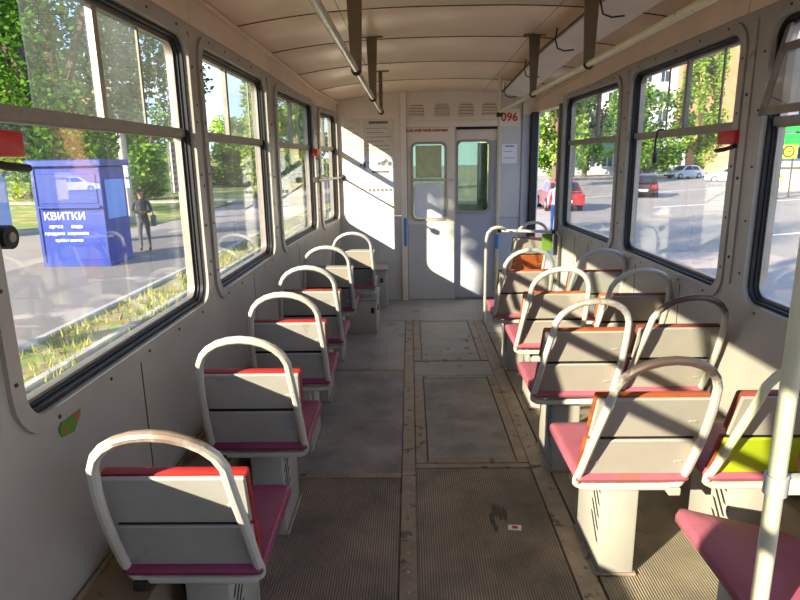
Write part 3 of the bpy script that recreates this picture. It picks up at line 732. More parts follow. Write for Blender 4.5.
def slabq(pts, z0, z1, r, name, m):
    C = sum((Vector((*p, 0)) for p in pts), Vector())/len(pts); mb = MB(); vs = []; fs = []; n = 0
    dense = []
    for k in range(len(pts)):
        a, b = Vector((*pts[k], 0)), Vector((*pts[(k+1) % len(pts)], 0))
        for t in (.07, .3, .5, .7, .93): dense.append(a+(b-a)*t)
    n = len(dense)
    prof = [(.93, z0), (1.0, z0+r), (1.0, z1-r*1.2), (.985, z1-r*.4), (.94, z1), (.6, z1+.006), (.25, z1+.008)]
    for k_, z in prof:
        for d in dense: q = C+(d-C)*k_; vs.append((q.x, q.y, z))
    for a in range(len(prof)-1):
        for i_ in range(n): fs.append((a*n+i_, a*n+(i_+1) % n, (a+1)*n+(i_+1) % n, (a+1)*n+i_))
    fs += [tuple(range(n)), tuple(range((len(prof)-1)*n, len(prof)*n))]
    return mb.add(vs, fs).build(name, m, near, True, angle=60)
slabq([(-.15, .27), (.135, .13), (.26, -.20), (-.15, -.24)], .405, .455, .014, 'cushion', 'vinyl_pink')
slabq([(-.125, .22), (.11, .10), (.22, -.17), (-.13, -.20)], .385, .405, .006, 'seat_pan', 'pedestal_paint')
MB().rbox(-.07, .08, -.12, .10, 0, .386, .008).build('pedestal', 'pedestal_paint', near, True)
MB().tube([(.17, .07, .42), (.21, .0, .46), (.30, -.10, .62), (.33, -.16, .80)], .0145, 10).build('frame_tube', 'tube_cream', near, True)
MB().rbox(.24, .29, -.16, .03, .50, .72, .012, 2, Matrix.Rotation(-.25, 4, 'Y')).build('pad', 'pad_orange', near, True)
seat('tram_seat', 'small front seat by the door with orange pad under a grey backrest', None, 1.16, 6.03, 0, -1, 'pad_orange', 'vinyl_pink', 'board_warm', 'pad_orange', 'tube_white', w=.36)

# equipment boxes by the left wall at the front
e = tag(empty('equipment_box', (-.60, 5.28, 0)), 'grey metal box with a latch under the farthest left seat', 'box')
MB().rbox(-.2, .28, 0, .52, 0, .315, .008).build('body', 'pedestal_paint', e, True); MB().rbox(-.21, .29, -.01, .53, .317, .33, .004, 1).build('lid', 'pedestal_paint', e)
MB().rbox(.23, .262, -.012, 0, .20, .25, .004).build('latch', 'iron_dark', e); MB().rbox(.282, .296, .1, .14, .20, .26, .004).build('hasp', 'alu_dull', e)
e = tag(empty('equipment_box', (-.53, 6.28, 0)), 'grey cabinet with overhanging lid against the bulkhead', 'box')
MB().rbox(-.24, .265, 0, .35, 0, .405, .008).build('body', 'board_grey', e, True); MB().rbox(-.25, .285, -.015, .355, .407, .43, .005, 1).build('lid', 'pedestal_paint', e)
MB().rbox(.2, .23, -.01, .0, .28, .33, .004).build('latch', 'iron_dark', e)

# ------------------------------------------------------------------ rails, poles, straps
def handrail(x, z, y0, y1, m, label, straps, extra=None):
    o = tag(empty('grab_rail', (x, 0, z)), label, 'handrail')
    MB().tube([(0, y0, 0), (0, (y0+y1)/2, 0), (0, y1, 0)], .0145, 12).build('rail', m, o, True)
    for ys, wt, wb in straps:
        zt = cz(-(.25-x)/1.2, ys) - z - .004
        s = MB(); s.add([(-wt/2, ys-.006, zt), (wt/2, ys-.006, zt), (wb/2, ys-.006, .0), (-wb/2, ys-.006, .0), (-wt/2, ys+.006, zt), (wt/2, ys+.006, zt), (wb/2, ys+.006, .0), (-wb/2, ys+.006, .0)],
              [(0, 1, 2, 3), (4, 7, 6, 5), (0, 4, 5, 1), (1, 5, 6, 2), (2, 6, 7, 3), (3, 7, 4, 0)])
        so = s.build('hanger', 'strap', o)
        MB().tube([(.0195*math.cos(a*PI/8), ys, .0195*math.sin(a*PI/8)) for a in range(16)], .006, 6, closed=True).build('clamp', 'iron_dark', so, True)
        MB().rbox(-.075, .075, ys-.02, ys+.02, zt-.004, zt+.004, .003, 1).build('mount_plate', 'strap', so)
    return o
handrail(-.246, 1.962, -3.0, 5.50, 'rail_metal', 'bare metal grab rail under the ceiling left of the aisle', [(.2, .075, .05), (1.55, .075, .05), (2.97, .075, .05), (4.27, .072, .045), (5.45, .035, .03)])
handrail(.835, 1.972, -3.0, 5.772, 'rail_yellow', 'yellowish grab rail under the ceiling right of the aisle', [(.2, .075, .05), (1.65, .075, .05), (2.98, .075, .045), (4.28, .075, .04)])
p = tag(empty('pole', (.832, 5.80, 0)), 'slim vertical pole with blue tape by the front partition', 'pole')
MB().tube([(0, 0, .0), (0, 0, 1.0), (0, 0, 1.94)], .0155, 12).build('shaft', 'tube_cream', p, True)
MB().tube([(0, 0, 1.94), (0, 0, cz(.48, 5.8)-.002)], .0155, 12).build('shaft_upper', 'rail_yellow', p, True)
MB().tube([(0, 0, .70), (0, 0, .84)], .0175, 12).build('tape', 'tape_blue', p, True)
MB().rbox(-.03, .03, -.03, .03, 0, .012, .003, 1).build('foot', 'iron_dark', p); MB().rbox(-.026, .026, -.026, .026, 1.925, 1.965, .006).build('joint', 'iron_dark', p, True)
p = tag(empty('pole', (.792, 1.20, 0)), 'thick cream pole standing by the pink seat nearest the camera', 'pole')
MB().tube([(0, 0, 0), (0, 0, 1.0), (0.003, 0, 2.33)], .0185, 14).build('shaft', 'tube_cream', p, True)
MB().tube([(0, 0, .825), (0, 0, .87)], .0245, 14).rbox(.018, .13, -.016, .016, .828, .866, .004).build('clamp', 'tube_grey', p, True)
MB().tube([(.055, -.017, .847), (.055, -.021, .847)], .007, 8).build('clamp_bolt', 'ledge_brown', p, True)
MB().rbox(-.04, .04, -.04, .04, 0, .012, .003, 1).build('foot', 'iron_dark', p)
# partition rail by the front door
p = tag(empty('partition_rail', (.70, 5.62, 0)), 'white tube partition with a crossbar behind the front seats', 'rail')
MB().tube([(0, .0, 0), (0, 0, .45), (0.003, 0, .80), (.02, .0, .87), (.055, 0, .91), (.10, 0, .925), (.15, .02, .92), (.19, .06, .90)], .0165, 10).build('hoop', 'tube_white', p, True)
MB().tube([(.135, .17, .875), (.4, .10, .875), (.66, 0, .875)], .014, 10).build('crossbar', 'tube_white', p, True)
MB().tube([(.66, 0, .875), (.69, -.01, .84), (.69, -.01, 0)], .0165, 10).build('end_tube', 'tube_white', p, True)
for xx, yy in ((.15, .17), (.63, .01)): MB().tube([(xx-.015, yy, .875), (xx+.02, yy-.005, .875)], .02, 10).build('joint', 'black_plastic', p, True)
MB().rbox(.53, .63, .01, .02, .70, .86, .003, 1).build('green_panel', 'chip_green', p)
# rod in front of the last left window
p = tag(empty('window_rod', (0, 0, 0)), 'thin metal rod running from the window post to the bulkhead', 'rod')
MB().tube([(-.86, 5.62, 1.385), (-.745, YF-.003, 1.375)], .011, 8).build('rod', 'tube_white', p, True)
MB().rbox(-.775, -.715, YF-.025, YF-.001, 1.345, 1.405, .006).build('end_bracket', 'iron_dark', p); MB().rbox(-.89, -.84, 5.59, 5.65, 1.36, 1.41, .006).build('post_bracket', 'iron_dark', p)
# long light trough under the ceiling on the right
p = tag(empty('light_trough', (0, 0, 0)), 'long cream light housing on wire hooks along the right ceiling', 'light fixture')
Y0, Y1 = -2.6, 6.1
prof = [(.90, 2.245), (1.10, 2.205), (1.115, 2.215), (1.115, 2.235), (.905, 2.27)]
def dr(y): return -drop(y)
ys = [Y0, 1.0, 4.3, Y1]; vs = []; n = len(prof)
for y in ys: vs += [(x, y, z+dr(y)+.0) for x, z in prof]
fs = [tuple(range(n)), tuple(range(len(vs)-n, len(vs)))]
for q in range(len(ys)-1):
    for i in range(n): fs.append((q*n+i, q*n+(i+1) % n, (q+1)*n+(i+1) % n, (q+1)*n+i))
MB().add(vs, fs).build('housing', 'bulkhead_cream', p)
for x, z, m, r in ((.895, 2.262, 'iron_dark', .006), (1.112, 2.222, 'tube_white', .010)):
    MB().tube([(x, y, z+dr(y)) for y in ys], r, 6).build('edge_bead', m, p, True)
for y in (.6, 2.1, 3.02, 3.9, 4.9, 5.9):
    d_ = dr(y); MB().tube([(.895, y, 2.31+d_), (.885, y, 2.25+d_), (.90, y, 2.195+d_), (.94, y, 2.18+d_), (1.0, y, 2.185+d_)], .0045, 6).build('wire_hook', 'iron_dark', p, True)

# ------------------------------------------------------------------ small things
def red_box(loc, side, label):
    o = tag(empty('emergency_handle', loc), label, 'emergency handle', 'red emergency handles on the window bars')
    s = side
    MB().rbox(-.03, .03, -.075, .075, -.028, .032, .006).build('housing', 'red_plastic', o, True)
    MB().tube([(-s*.02, -.075, -.036), (-s*.028, .0, -.050), (-s*.02, .09, -.055)], .010, 8).build('lever', 'black_plastic', o, True)
red_box((-.955, 1.40, 1.60), -1, 'red emergency handle at the edge of the nearest left window')
red_box((-.885, 5.76, 1.63), -1, 'small red emergency handle by the farthest left window')
red_box((1.455, 2.83, 1.625), 1, 'red emergency handle on the bar of the right window')
o = tag(empty('strap', (1.445, 3.64, 1.68)), 'black cord hanging from the bar of the right window', 'strap')
MB().tube([(.03, 0, .02), (-.005, .0, .015), (-.012, 0, -.05), (-.01, .004, -.12)], .006, 6).build('cord', 'black_plastic', o, True); MB().rbox(-.02, .0, -.008, .016, -.17, -.11, .004).build('knot', 'black_plastic', o)
o = tag(empty('knob', (-.955, 1.372, 1.39)), 'round black knob on the near edge of the left window', 'knob')
MB().tube([(.03, 0, 0), (-.02, 0, 0)], .028, 14).build('cap', 'black_plastic', o, True); MB().tube([(.034, 0, 0), (.03, 0, 0)], .012, 10).build('centre', 'alu_dull', o, True)
def sticker(M, y, w, z0, z1, label):
    o = tag(MB().prism([(y-w/2, z0), (y+w/2, z0), (y+w/2, z1), (y-w/2, z1)], lambda a, b: M(a, b, .052), lambda a, b: M(a, b, .0545)).build('sticker', 'paper'), label, 'sticker')
    k = MB(); rng = random.Random(3)
    for i in range(9):
        z = z0+(z1-z0)*(i+.5)/9; k.prism([(y-w*.3, z-.006), (y+w*(.1+.2*rng.random()), z-.006), (y+w*.25, z+.006), (y-w*.3, z+.006)], lambda a, b: M(a, b, .0512), lambda a, b: M(a, b, .052))
    k.build('print', 'facade_print', o)
sticker(LM[3][0], 2.60, .05, 1.43, 1.64, 'narrow white printed strip on the nearest left window')
sticker(RM[4][0], 5.50, .05, 1.38, 1.62, 'narrow white printed strip on the right window by the door')
tk = tag(empty('ticket', (.432, 2.30, .001), math.radians(-6)), 'small pink and white paper ticket lying on the ribbed floor', 'ticket')
MB().add([(-.028, -.018, .001), (.028, -.018, .001), (.03, .018, .003), (-.027, .018, .0015), (-.028, -.018, .0018), (.028, -.018, .0018), (.03, .018, .0038), (-.027, .018, .0023)], [(0, 1, 2, 3), (4, 7, 6, 5), (0, 4, 5, 1), (1, 5, 6, 2), (2, 6, 7, 3), (3, 7, 4, 0)]).build('slip', 'paper', tk)
MB().box(-.010, .014, -.009, .009, .003, .0042).build('print', 'ink_red', tk)
# peeled paint under the near window
cp = tag(MB().prism([(1.48, .835), (1.535, .825), (1.575, .86), (1.585, .905), (1.53, .912), (1.495, .885), (1.47, .86)], lambda y, z: Vector((-.9485, y, z)), lambda y, z: Vector((-.946, y, z))).build('paint_chip', 'chip_green'), 'green and red patch of peeled paint under the nearest left window', 'paint patch')
# tilted vent sash in the nearest right window
M = RM[2][0]
sv = tag(empty('vent_sash', (0, 0, 0)), 'hinged vent sash tilted inward in the nearest right window', 'vent window')
def sx(y, t, off=0): # t 0 bottom .. 1 top
    return Vector((1.45+.03-.075*(1-t)+off, y, 1.70+.345*t))
def sbar(y0, t0, y1, t1, w=.03):
    if t0 == t1: vs = [sx(y, t, o_) for y in (y0, y1) for t in (t0-w/.66, t0+w/.66) for o_ in (0, .02)]
    else: vs = [sx(y, t, o_) for y in (y0-w/2, y0+w/2) for t in (t0, t1) for o_ in (0, .02)]
    return vs
BF = [(0, 1, 3, 2), (4, 6, 7, 5), (0, 4, 5, 1), (2, 3, 7, 6), (0, 2, 6, 4), (1, 5, 7, 3)]
for a in ((1.36, .05, 2.54, .05), (1.36, .74, 2.54, .74), (1.36, 0, 1.36, 1), (2.54, 0, 2.54, 1)): MB().add(sbar(*a), BF).build('sash_bar', 'alu_dull', sv)
MB().add([sx(y, t, o_) for y in (1.375, 2.525) for t in (.09, .70) for o_ in (.008, .013)], BF).build('sash_pane', 'pane_mirror', sv)

# ------------------------------------------------------------------ outside
GZ = -.9
mat('asphalt', '#8b8178', .85, var=.12, vs_=.35, wear='#7b756e', wear_at=.62, wear_scale=.5, bump=.3, bs=30)
mat('asphalt_left', '#6b645f', .85, var=.12, vs_=.5, wear='#8f877d', wear_at=.6, wear_scale=.7, bump=.3, bs=30)
mat('paving', '#a08f84', .85, var=.08, vs_=.6, bump=.2, bs=20)
mat('concrete', '#9c968c', .85, var=.12, vs_=3, bump=.2, bs=20)
mat('lawn', '#6f7a2c', .9, var=.3, vs_=.6, wear='#9a8f4a', wear_at=.52, wear_scale=.9, bump=.4, bs=30)
mat('dry_soil', '#8b7a55', .9, var=.2, vs_=4, wear='#6d7a35', wear_at=.5, wear_scale=3, bump=.4, bs=30)
mat('rail_steel', '#6f6a66', .35, .8, var=.1)
mat('road_white', '#d2cfc8', .8, var=.1)
mat('kiosk_blue', '#0f2c86', .45, var=.08, vs_=2)
mat('kiosk_dark', '#1a327d', .45, var=.08)
mat('kiosk_light', '#6b93d8', .5, var=.05)
mat('white_print', '#cfd4de', .6, var=.02)
mat('bark', '#5a4a3a', .9, var=.25, vs_=8, bump=.6, bs=20)
mat('facade_white', '#d3d2cf', .8, var=.06, vs_=.3)
mat('facade_cream', '#d9c8ae', .8, var=.06, vs_=.3)
mat('facade_grey', '#a9a7a3', .8, var=.08, vs_=.3)
mat('window_dark', '#3a4048', .25, var=.15, vs_=.5)
mat('sign_green', '#2bbd3f', .5, var=.05); mat('sign_yellow', '#e3df3a', .5, var=.04); mat('sign_dark', '#3d4a3a', .6)
mat('car_white', '#e4e4e2', .25, var=.02, clear=.6); mat('car_silver', '#a8adb2', .28, .3, var=.02, clear=.6); mat('car_maroon', '#2e1416', .28, var=.03, clear=.6); mat('car_red', '#8a2a25', .3, var=.03, clear=.6)
mat('car_glass', '#20262b', .12, var=.05); mat('tyre', '#161616', .8); mat('hubcap', '#a7a9ab', .35, .6); mat('lamp_red', '#a3201a', .3); mat('lamp_clear', '#d8dadd', .2)
mat('skin', '#a06a4c', .6, var=.05); mat('hair_dark', '#2a2019', .7); mat('cloth_black', '#26262b', .8, var=.15); mat('cloth_grey', '#4b4c52', .8, var=.12); mat('shoe', '#1b1919', .6)
mat('cloth_white', '#d9dbe0', .8, var=.08); mat('cloth_blue', '#3c5f9c', .8, var=.1); mat('vest_yellow', '#d7dd2c', .7, var=.06); mat('cloth_tan', '#8a7a63', .8, var=.1)
leaf_mat('leaf_dark', '#27481c', '#5a7f2c'); leaf_mat('leaf_mid', '#3f6a22', '#86a63c'); leaf_mat('leaf_light', '#63882c', '#adc05a'); leaf_mat('leaf_grass', '#6f7d2c', '#b3a95c')
def brick_mat():
    m = bpy.data.materials.new('brick_wall'); m.use_nodes = True; nt = m.node_tree; N = nt.nodes.new; L = nt.links.new
    b = nt.nodes['Principled BSDF']; b.inputs['Roughness'].default_value = .85
    g = N('ShaderNodeNewGeometry'); sp = N('ShaderNodeSeparateXYZ'); cb = N('ShaderNodeCombineXYZ'); ad = N('ShaderNodeMath'); ad.operation = 'ADD'
    L(g.outputs['Position'], sp.inputs[0]); L(sp.outputs[0], ad.inputs[0]); L(sp.outputs[1], ad.inputs[1]); L(ad.outputs[0], cb.inputs[0]); L(sp.outputs[2], cb.inputs[1])
    t = N('ShaderNodeTexBrick'); L(cb.outputs[0], t.inputs['Vector']); t.inputs['Scale'].default_value = 1.6
    t.inputs['Color1'].default_value = (*srgb('#c58a5e'), 1); t.inputs['Color2'].default_value = (*srgb('#b5774e'), 1); t.inputs['Mortar'].default_value = (*srgb('#c9b49a'), 1); t.inputs['Mortar Size'].default_value = .012
    L(t.outputs[0], b.inputs['Base Color']); MATS['brick_wall'] = m
brick_mat()

# ground
g = struct(empty('ground'))
MB().box(-160, 200, -60, 260, GZ-.4, GZ).build('asphalt_sheet', 'asphalt', g)
MB().box(-9.6, -5.32, -30, 23, GZ-.1, GZ+.012).build('pavement_left', 'asphalt_left', g)
MB().box(-5.2, -2.45, -30, 60, GZ-.1, GZ+.03).build('verge', 'dry_soil', g)
MB().box(1.9, 9.0, -30, 15.5, GZ-.1, GZ+.015).build('pavement_right', 'paving', g)
for x in (-5.33, -4.35): MB().rbox(x, x+.14, -30, 60, GZ-.1, GZ+.09, .02, 1).build('kerbstone', 'concrete', g)
for x in (-.55, .98, -2.2): MB().rbox(x, x+.06, -30, 90, GZ-.05, GZ+.03, .01, 1).build('tram_rail', 'rail_steel', g)
# lawn rising away on the left
vs = []; fs = []; xs = [-120, -70, -50, -38, -28, -20, -14, -10.5]; yy = [23.5, 27, 32, 40, 50, 60, 80, 120, 200]
for y in yy:
    for x in xs: vs.append((x + (0 if x < -11 else -.02*(y-23)), y, GZ+.02 + max(0, (y-30))*.02 + max(0, -x-25)*.015))
n = len(xs)
for j in range(len(yy)-1):
    for i in range(n-1): fs.append((j*n+i, j*n+i+1, (j+1)*n+i+1, (j+1)*n+i))
MB().add(vs, fs).build('lawn', 'lawn', g, True)
MB().box(-30, -9.7, 36.5, 38.2, GZ+.05, GZ+.22).build('footpath', 'concrete', g)
for x0, y0, x1, y1 in ((9.3, 18, 40, 31), (12, 30, 46, 44), (4, 33, 30, 52)):
    d = Vector((x1-x0, y1-y0, 0)).normalized(); nn = Vector((-d.y, d.x, 0))*.09
    a, b = Vector((x0, y0, GZ+.004)), Vector((x1, y1, GZ+.004))
    MB().add([a-nn, b-nn, b+nn, a+nn, *[v-Vector((0, 0, .01)) for v in (a-nn, b-nn, b+nn, a+nn)]], [(0, 1, 2, 3), (4, 7, 6, 5), (0, 4, 5, 1), (1, 5, 6, 2), (2, 6, 7, 3), (3, 7, 4, 0)]).build('lane_line', 'road_white', g)
# verge grass
rng = random.Random(11); mb = MB()
for k in range(13000):
    x = rng.uniform(-5.15, -2.5); y = rng.uniform(3.5, 26)
    if rng.random() > .5+.5*math.sin(x*5+y*1.7)*math.sin(y*.9): continue
    h = rng.uniform(.05, .16); a = rng.uniform(0, 6.28); dx, dy = .02*math.cos(a), .02*math.sin(a); lx, ly = rng.uniform(-.05, .05), rng.uniform(-.05, .05)
    mb.add([(x-dx, y-dy, GZ+.02), (x+dx, y+dy, GZ+.02), (x+lx, y+ly, GZ+.03+h)], [(0, 1, 2)])
vg = mb.build('verge_grass', 'leaf_grass', None); vg['kind'] = 'stuff'; vg['label'] = 'short dry grass on the verge beside the tram track'; vg['category'] = 'grass'

# trees
def leaves(mb, c, rad, n, size, rng, blobs=26, fill=.55):
    C = []
    for k in range(blobs):
        while True:
            p = Vector((rng.uniform(-1, 1), rng.uniform(-1, 1), rng.uniform(-1, 1)))
            if fill < p.length < 1.0 or (p.length < 1 and k % 4 == 0): break
        C.append(p)
    for k in range(n):
        b = C[rng.randrange(blobs)]; q = Vector((rng.gauss(0, 1), rng.gauss(0, 1), rng.gauss(0, 1))).normalized()*(.30*rng.random()**.4)
        p = b + q; p = Vector((c[0]+p.x*rad[0], c[1]+p.y*rad[1], c[2]+p.z*rad[2]))
        u = Vector((rng.gauss(0, 1), rng.gauss(0, 1), rng.gauss(0, .7))).normalized(); v = u.cross(Vector((rng.gauss(0, 1), rng.gauss(0, 1), rng.gauss(0, 1)))).normalized()
        s_ = size*rng.uniform(.6, 1.3)
        mb.add([p-u*s_, p+v*s_*.55, p+u*s_, p-v*s_*.55], [(0, 1, 2, 3)])
    return C
def tree(x, y, zc, rad, n, size, m, label, group, tr=.16, seed=1, name='tree', z0=GZ):
    rng = random.Random(seed); t = tag(empty(name, (x, y, z0)), label, 'tree' if name == 'tree' else 'bush', group)
    mb = MB(); C = leaves(mb, (0, 0, zc-z0), rad, n, size, rng)
    cr = mb.build('crown', m, t)
    mb = MB(); H = zc-z0
    mb.tube([(0, 0, -.1), (.03*H*.2, 0, H*.35), (0, .02*H, H*.7), (.03*H, 0, H)], tr, 8, rr=[tr*1.2, tr, tr*.75, tr*.4])
    for c in C[:6]: mb.tube([(0, 0, H*.55), (c.x*rad[0]*.4, c.y*rad[1]*.4, H+c.z*rad[2]*.3), (c.x*rad[0]*.8, c.y*rad[1]*.8, H+c.z*rad[2]*.8)], tr*.4, 6, rr=[tr*.5, tr*.35, tr*.12])
    mb.build('trunk', 'bark', t, True)
    return t
GT = 'trees and bushes across the left street'
tree(-5.7, 7.3, 6.2, (3.4, 3.2, 3.4), 26000, .052, 'leaf_dark', 'leafy tree beside the tram, branches at the top of the nearest left window', GT, .22, 40)
tree(-7.55, -.95, 6.4, (.6, .55, 1.65), 5000, .07, 'leaf_mid', 'added slim tree, unseen behind the camera, shading the cab doors', GT, .06, 41)  # added out of view to keep the sun off the cab doors
tree(-10.6, 18.5, 5.6, (4.6, 4.2, 3.6), 22000, .10, 'leaf_dark', 'large dark green tree rising behind the blue kiosk', GT, .3, 1)
tree(-17.5, 28.5, 5.0, (5, 4, 4.2), 9000, .18, 'leaf_mid', 'broad mid green tree seen beyond the utility pole', GT, .25, 2)
tree(-27, 41, 4.2, (5, 4, 4.2), 7200, .2, 'leaf_light', 'light green tree beyond the lawn, left of the standing man', GT, .25, 3)
tree(-22.5, 52, 3.2, (4.6, 4, 3.6), 6400, .2, 'leaf_mid', 'rounded tree beyond the lawn, seen behind the standing man', GT, .25, 4)
tree(-17.2, 61, 3.2, (3.8, 4, 3.6), 6400, .2, 'leaf_light', 'light green tree seen low through the second left window', GT, .25, 5)
tree(-13, 70, 3.6, (4.2, 4, 4.2), 6000, .22, 'leaf_mid', 'tree seen through the far half of the second left window', GT, .25, 6)
tree(-9.2, 43, 3.6, (2.2, 2.6, 4.4), 6000, .18, 'leaf_light', 'slender bright tree seen through the third left window', GT, .2, 7)
tree(-37, 52, 4.6, (6, 4, 4.6), 6400, .22, 'leaf_dark', 'dark tree behind the kiosk roof, farthest along the lawn', GT, .3, 8)
for k, (x, y, m) in enumerate(((-30, 47.5, 'leaf_mid'), (-31, 56.5, 'leaf_dark'), (-17.9, 39.5, 'leaf_mid'), (-14.8, 53, 'leaf_dark'), (-11, 58, 'leaf_mid'))):
    tree(x, y, 1.0, (3.2, 2.2, 1.9), 3600, .2, m, ['low bush at the lawn edge behind the kiosk', 'dark bush between kiosk and utility pole', 'bush on the lawn edge beside the standing man', 'dark bush low in the second left window', 'bush low in the third left window'][k], GT, .1, 20+k, 'bush')
GR = 'trees across the square on the right'
tree(26.5, 70, 4.6, (5.0, 4, 4.8), 7000, .25, 'leaf_mid', 'green tree in the right window beside the pale block', GR, .3, 31)
tree(22.6, 80, 4.8, (3.6, 4, 5.2), 6000, .25, 'leaf_dark', 'tree in the far right window near the door', GR, .3, 32)
tree(12.2, 52, 5.2, (2.6, 3, 4.6), 6000, .2, 'leaf_light', 'bright tree seen through the open front door', GR, .25, 33)
tree(35.2, 76, 8.0, (2.6, 2.6, 9.0), 7000, .25, 'leaf_light', 'tall narrow tree climbing in front of the brick block', GR, .3, 34)
tree(15.8, 66, 3.6, (3.0, 3, 4.0), 4800, .22, 'leaf_mid', 'rounded tree low in the far right window', GR, .25, 35)

# buildings
def block(name, x, y, wx, wy, h, m, label, rows, cols, wz0=1.2, win=(1.1, 1.5), rz=0., face='-y', roof='facade_grey', group=None):
    b = tag(empty(name, (x, y, GZ), rz), label, 'building', group)
    MB().box(-wx/2, wx/2, 0, wy, 0, h).build('wall', m, b)
    MB().box(-wx/2-.3, wx/2+.3, -.3, wy+.3, h, h+.35).build('roof', roof, b)
    me = None
    for r in range(rows):
        for c in range(cols):
            px = -wx/2 + wx*(c+.5)/cols; pz = wz0 + (h-wz0)*r/rows + .5
            if me is None:
                w0 = MB(); w0.ring([(-win[0]/2-.08, -.08), (win[0]/2+.08, -.08), (win[0]/2+.08, win[1]+.08), (-win[0]/2-.08, win[1]+.08)], [(-win[0]/2, 0), (win[0]/2, 0), (win[0]/2, win[1]), (-win[0]/2, win[1])], lambda a, c_, d: Vector((a, -d, c_)), -.05, .06, 0)
                w0.box(-.04, .04, -.03, .02, 0, win[1], mi=0); w0.box(-win[0]/2, win[0]/2, -.012, .03, 0, win[1], mi=1)
                o = w0.build('window', ['white_print', 'window_dark'], b); me = o.data; o.location = (px, 0, pz)
            else:
                o = bpy.data.objects.new('window', me); COL.objects.link(o); o.parent = b; o.location = (px, 0, pz)
    return b
block('apartment_block', 44, 122, 26, 12, 34, 'facade_white', 'tall white block with rows of windows behind the right trees', 9, 8, win=(1.5, 1.9))
block('brick_building', 47.5, 92, 15, 3, 30, 'brick_wall', 'tall orange brick building in the right window', 0, 0)
block('shop_building', 28, 88, 22, 8, 5.2, 'facade_grey', 'low grey shop row behind the parked cars', 1, 9, .6, (1.5, 2.4))
block('apartment_block', 21, 116, 13, 12, 15, 'facade_cream', 'cream block seen past the front door', 4, 5, win=(1.4, 1.8))
block('apartment_block', 74, 104, 22, 12, 24, 'facade_white', 'pale block in the nearest right window behind the signs', 7, 7, win=(1.4, 1.8))
block('brick_building', -47, 88, 10, 10, 13.5, 'brick_wall', 'small brick building half hidden by the left trees', 2, 3)
block('pavilion', 27.5, 42, 8, 3, 1.6, 'facade_cream', 'low cream wall behind the person in a yellow vest', 0, 0)

# kiosk
k = tag(empty('kiosk', (-9.05, 14.5, GZ)), 'blue ticket kiosk with white lettering on the left pavement', 'kiosk')
MB().rbox(0, 1.65, 0, 1.25, .05, 2.42, .02, 1).build('body', 'kiosk_blue', k); MB().rbox(-.10, 1.75, -.10, 1.35, 2.42, 2.58, .02, 1).build('roof', 'kiosk_dark', k)
MB().rbox(-.02, 1.67, -.02, 1.27, 0, .10, .01, 1).build('plinth', 'kiosk_dark', k)
for x in (-.01, 1.58): MB().rbox(x, x+.08, -.025, .03, .1, 2.42, .008, 1).build('corner_post', 'kiosk_dark', k)
MB().rbox(1.645, 1.67, .15, 1.10, 1.15, 2.1, .008, 1).build('side_shutter', 'kiosk_light', k)
MB().rbox(.12, 1.53, -.018, .005, 1.55, 2.25, .008, 1).build('front_window', 'kiosk_dark', k)
MB().rbox(.06, 1.60, -.10, .0, 1.44, 1.50, .01, 1).build('shelf', 'kiosk_dark', k)
text('lettering', 'КВИТКИ', .25, 'white_print', k, (.66, -.006, 1.24), bold=.003)
text('lettering', 'преса      вода', .12, 'white_print', k, (.66, -.006, 1.0), bold=.002); text('lettering', 'продукти  морозиво', .11, 'white_print', k, (.66, -.006, .83), bold=.002); text('lettering', 'проїзні квитки', .10, 'white_print', k, (.70, -.006, .66), bold=.002)
k = tag(empty('kiosk', (-15.6, 20.6, GZ)), 'pale blue booth at the left edge beyond the window', 'kiosk')
MB().rbox(-1.6, .9, 0, 1.4, 0, 2.1, .03, 1).build('body', 'kiosk_light', k); MB().rbox(-1.7, 1.0, -.1, 1.5, 2.1, 2.25, .02, 1).build('roof', 'kiosk_blue', k); MB().rbox(-1.3, .5, -.03, .01, .9, 1.8, .01, 1).build('window', 'window_dark', k)

# utility poles
def upole(x, y, h, r, label, m='concrete'):
    p = tag(empty('utility_pole', (x, y, GZ)), label, 'pole')
    MB().tube([(0, 0, 0), (-.05, 0, h*.5), (-.14, 0, h)], r, 10, rr=[r, r*.85, r*.65]).build('shaft', m, p, True)
    MB().rbox(-.6, .35, -.05, .05, h-.35, h-.27, .01, 1).build('crossarm', 'iron_dark', p)
    for z, m2 in ((1.5, 'paper'), (1.95, 'paper_blue'), (2.3, 'paper')):
        MB().rbox(-r*.9, r*.9, -r-.012, -r+.03, z, z+.32, .004, 1).build('bill', m2, p)
upole(-11.9, 25.5, 8.5, .20, 'leaning concrete utility pole pasted with bills near the standing man')
upole(-13.9, 42, 9, .12, 'thin pale pole seen through the second left window')
upole(20.4, 36, 6, .09, 'pale thin post beside the green sign on the right', 'rail_steel')

# signs
s_ = tag(empty('street_sign', (22.7, 37, GZ)), 'green shop sign stack in the nearest right window', 'sign')
for z in (2.9, 3.75): MB().rbox(-.9, 1.6, -.06, .06, z, z+.72, .02, 1).build('panel', 'sign_green', s_)
for x in (-.6, 1.3): MB().tube([(x, .09, 0), (x, .09, 4.5)], .05, 8).build('leg', 'rail_steel', s_, True)
s_ = tag(empty('street_sign', (21.5, 36.2, GZ)), 'dark sign with two yellow circles below the green sign', 'sign')
MB().rbox(-.85, .95, -.05, .05, 2.2, 3.0, .02, 1).build('panel', 'sign_yellow', s_)
for x in (-.36, .42):
    MB().tube([(x+.30*math.cos(a*PI/12), -.055, 2.6+.30*math.sin(a*PI/12)) for a in range(24)], .045, 6, closed=True).build('ring', 'sign_dark', s_, True)
    MB().tube([(x-.02, -.056, 2.6), (x+.16, -.056, 2.6)], .035, 6).build('stroke', 'sign_dark', s_, True)
for x in (-.7, .8): MB().tube([(x, .08, 0), (x, .08, 2.3)], .05, 8).build('leg', 'rail_steel', s_, True)

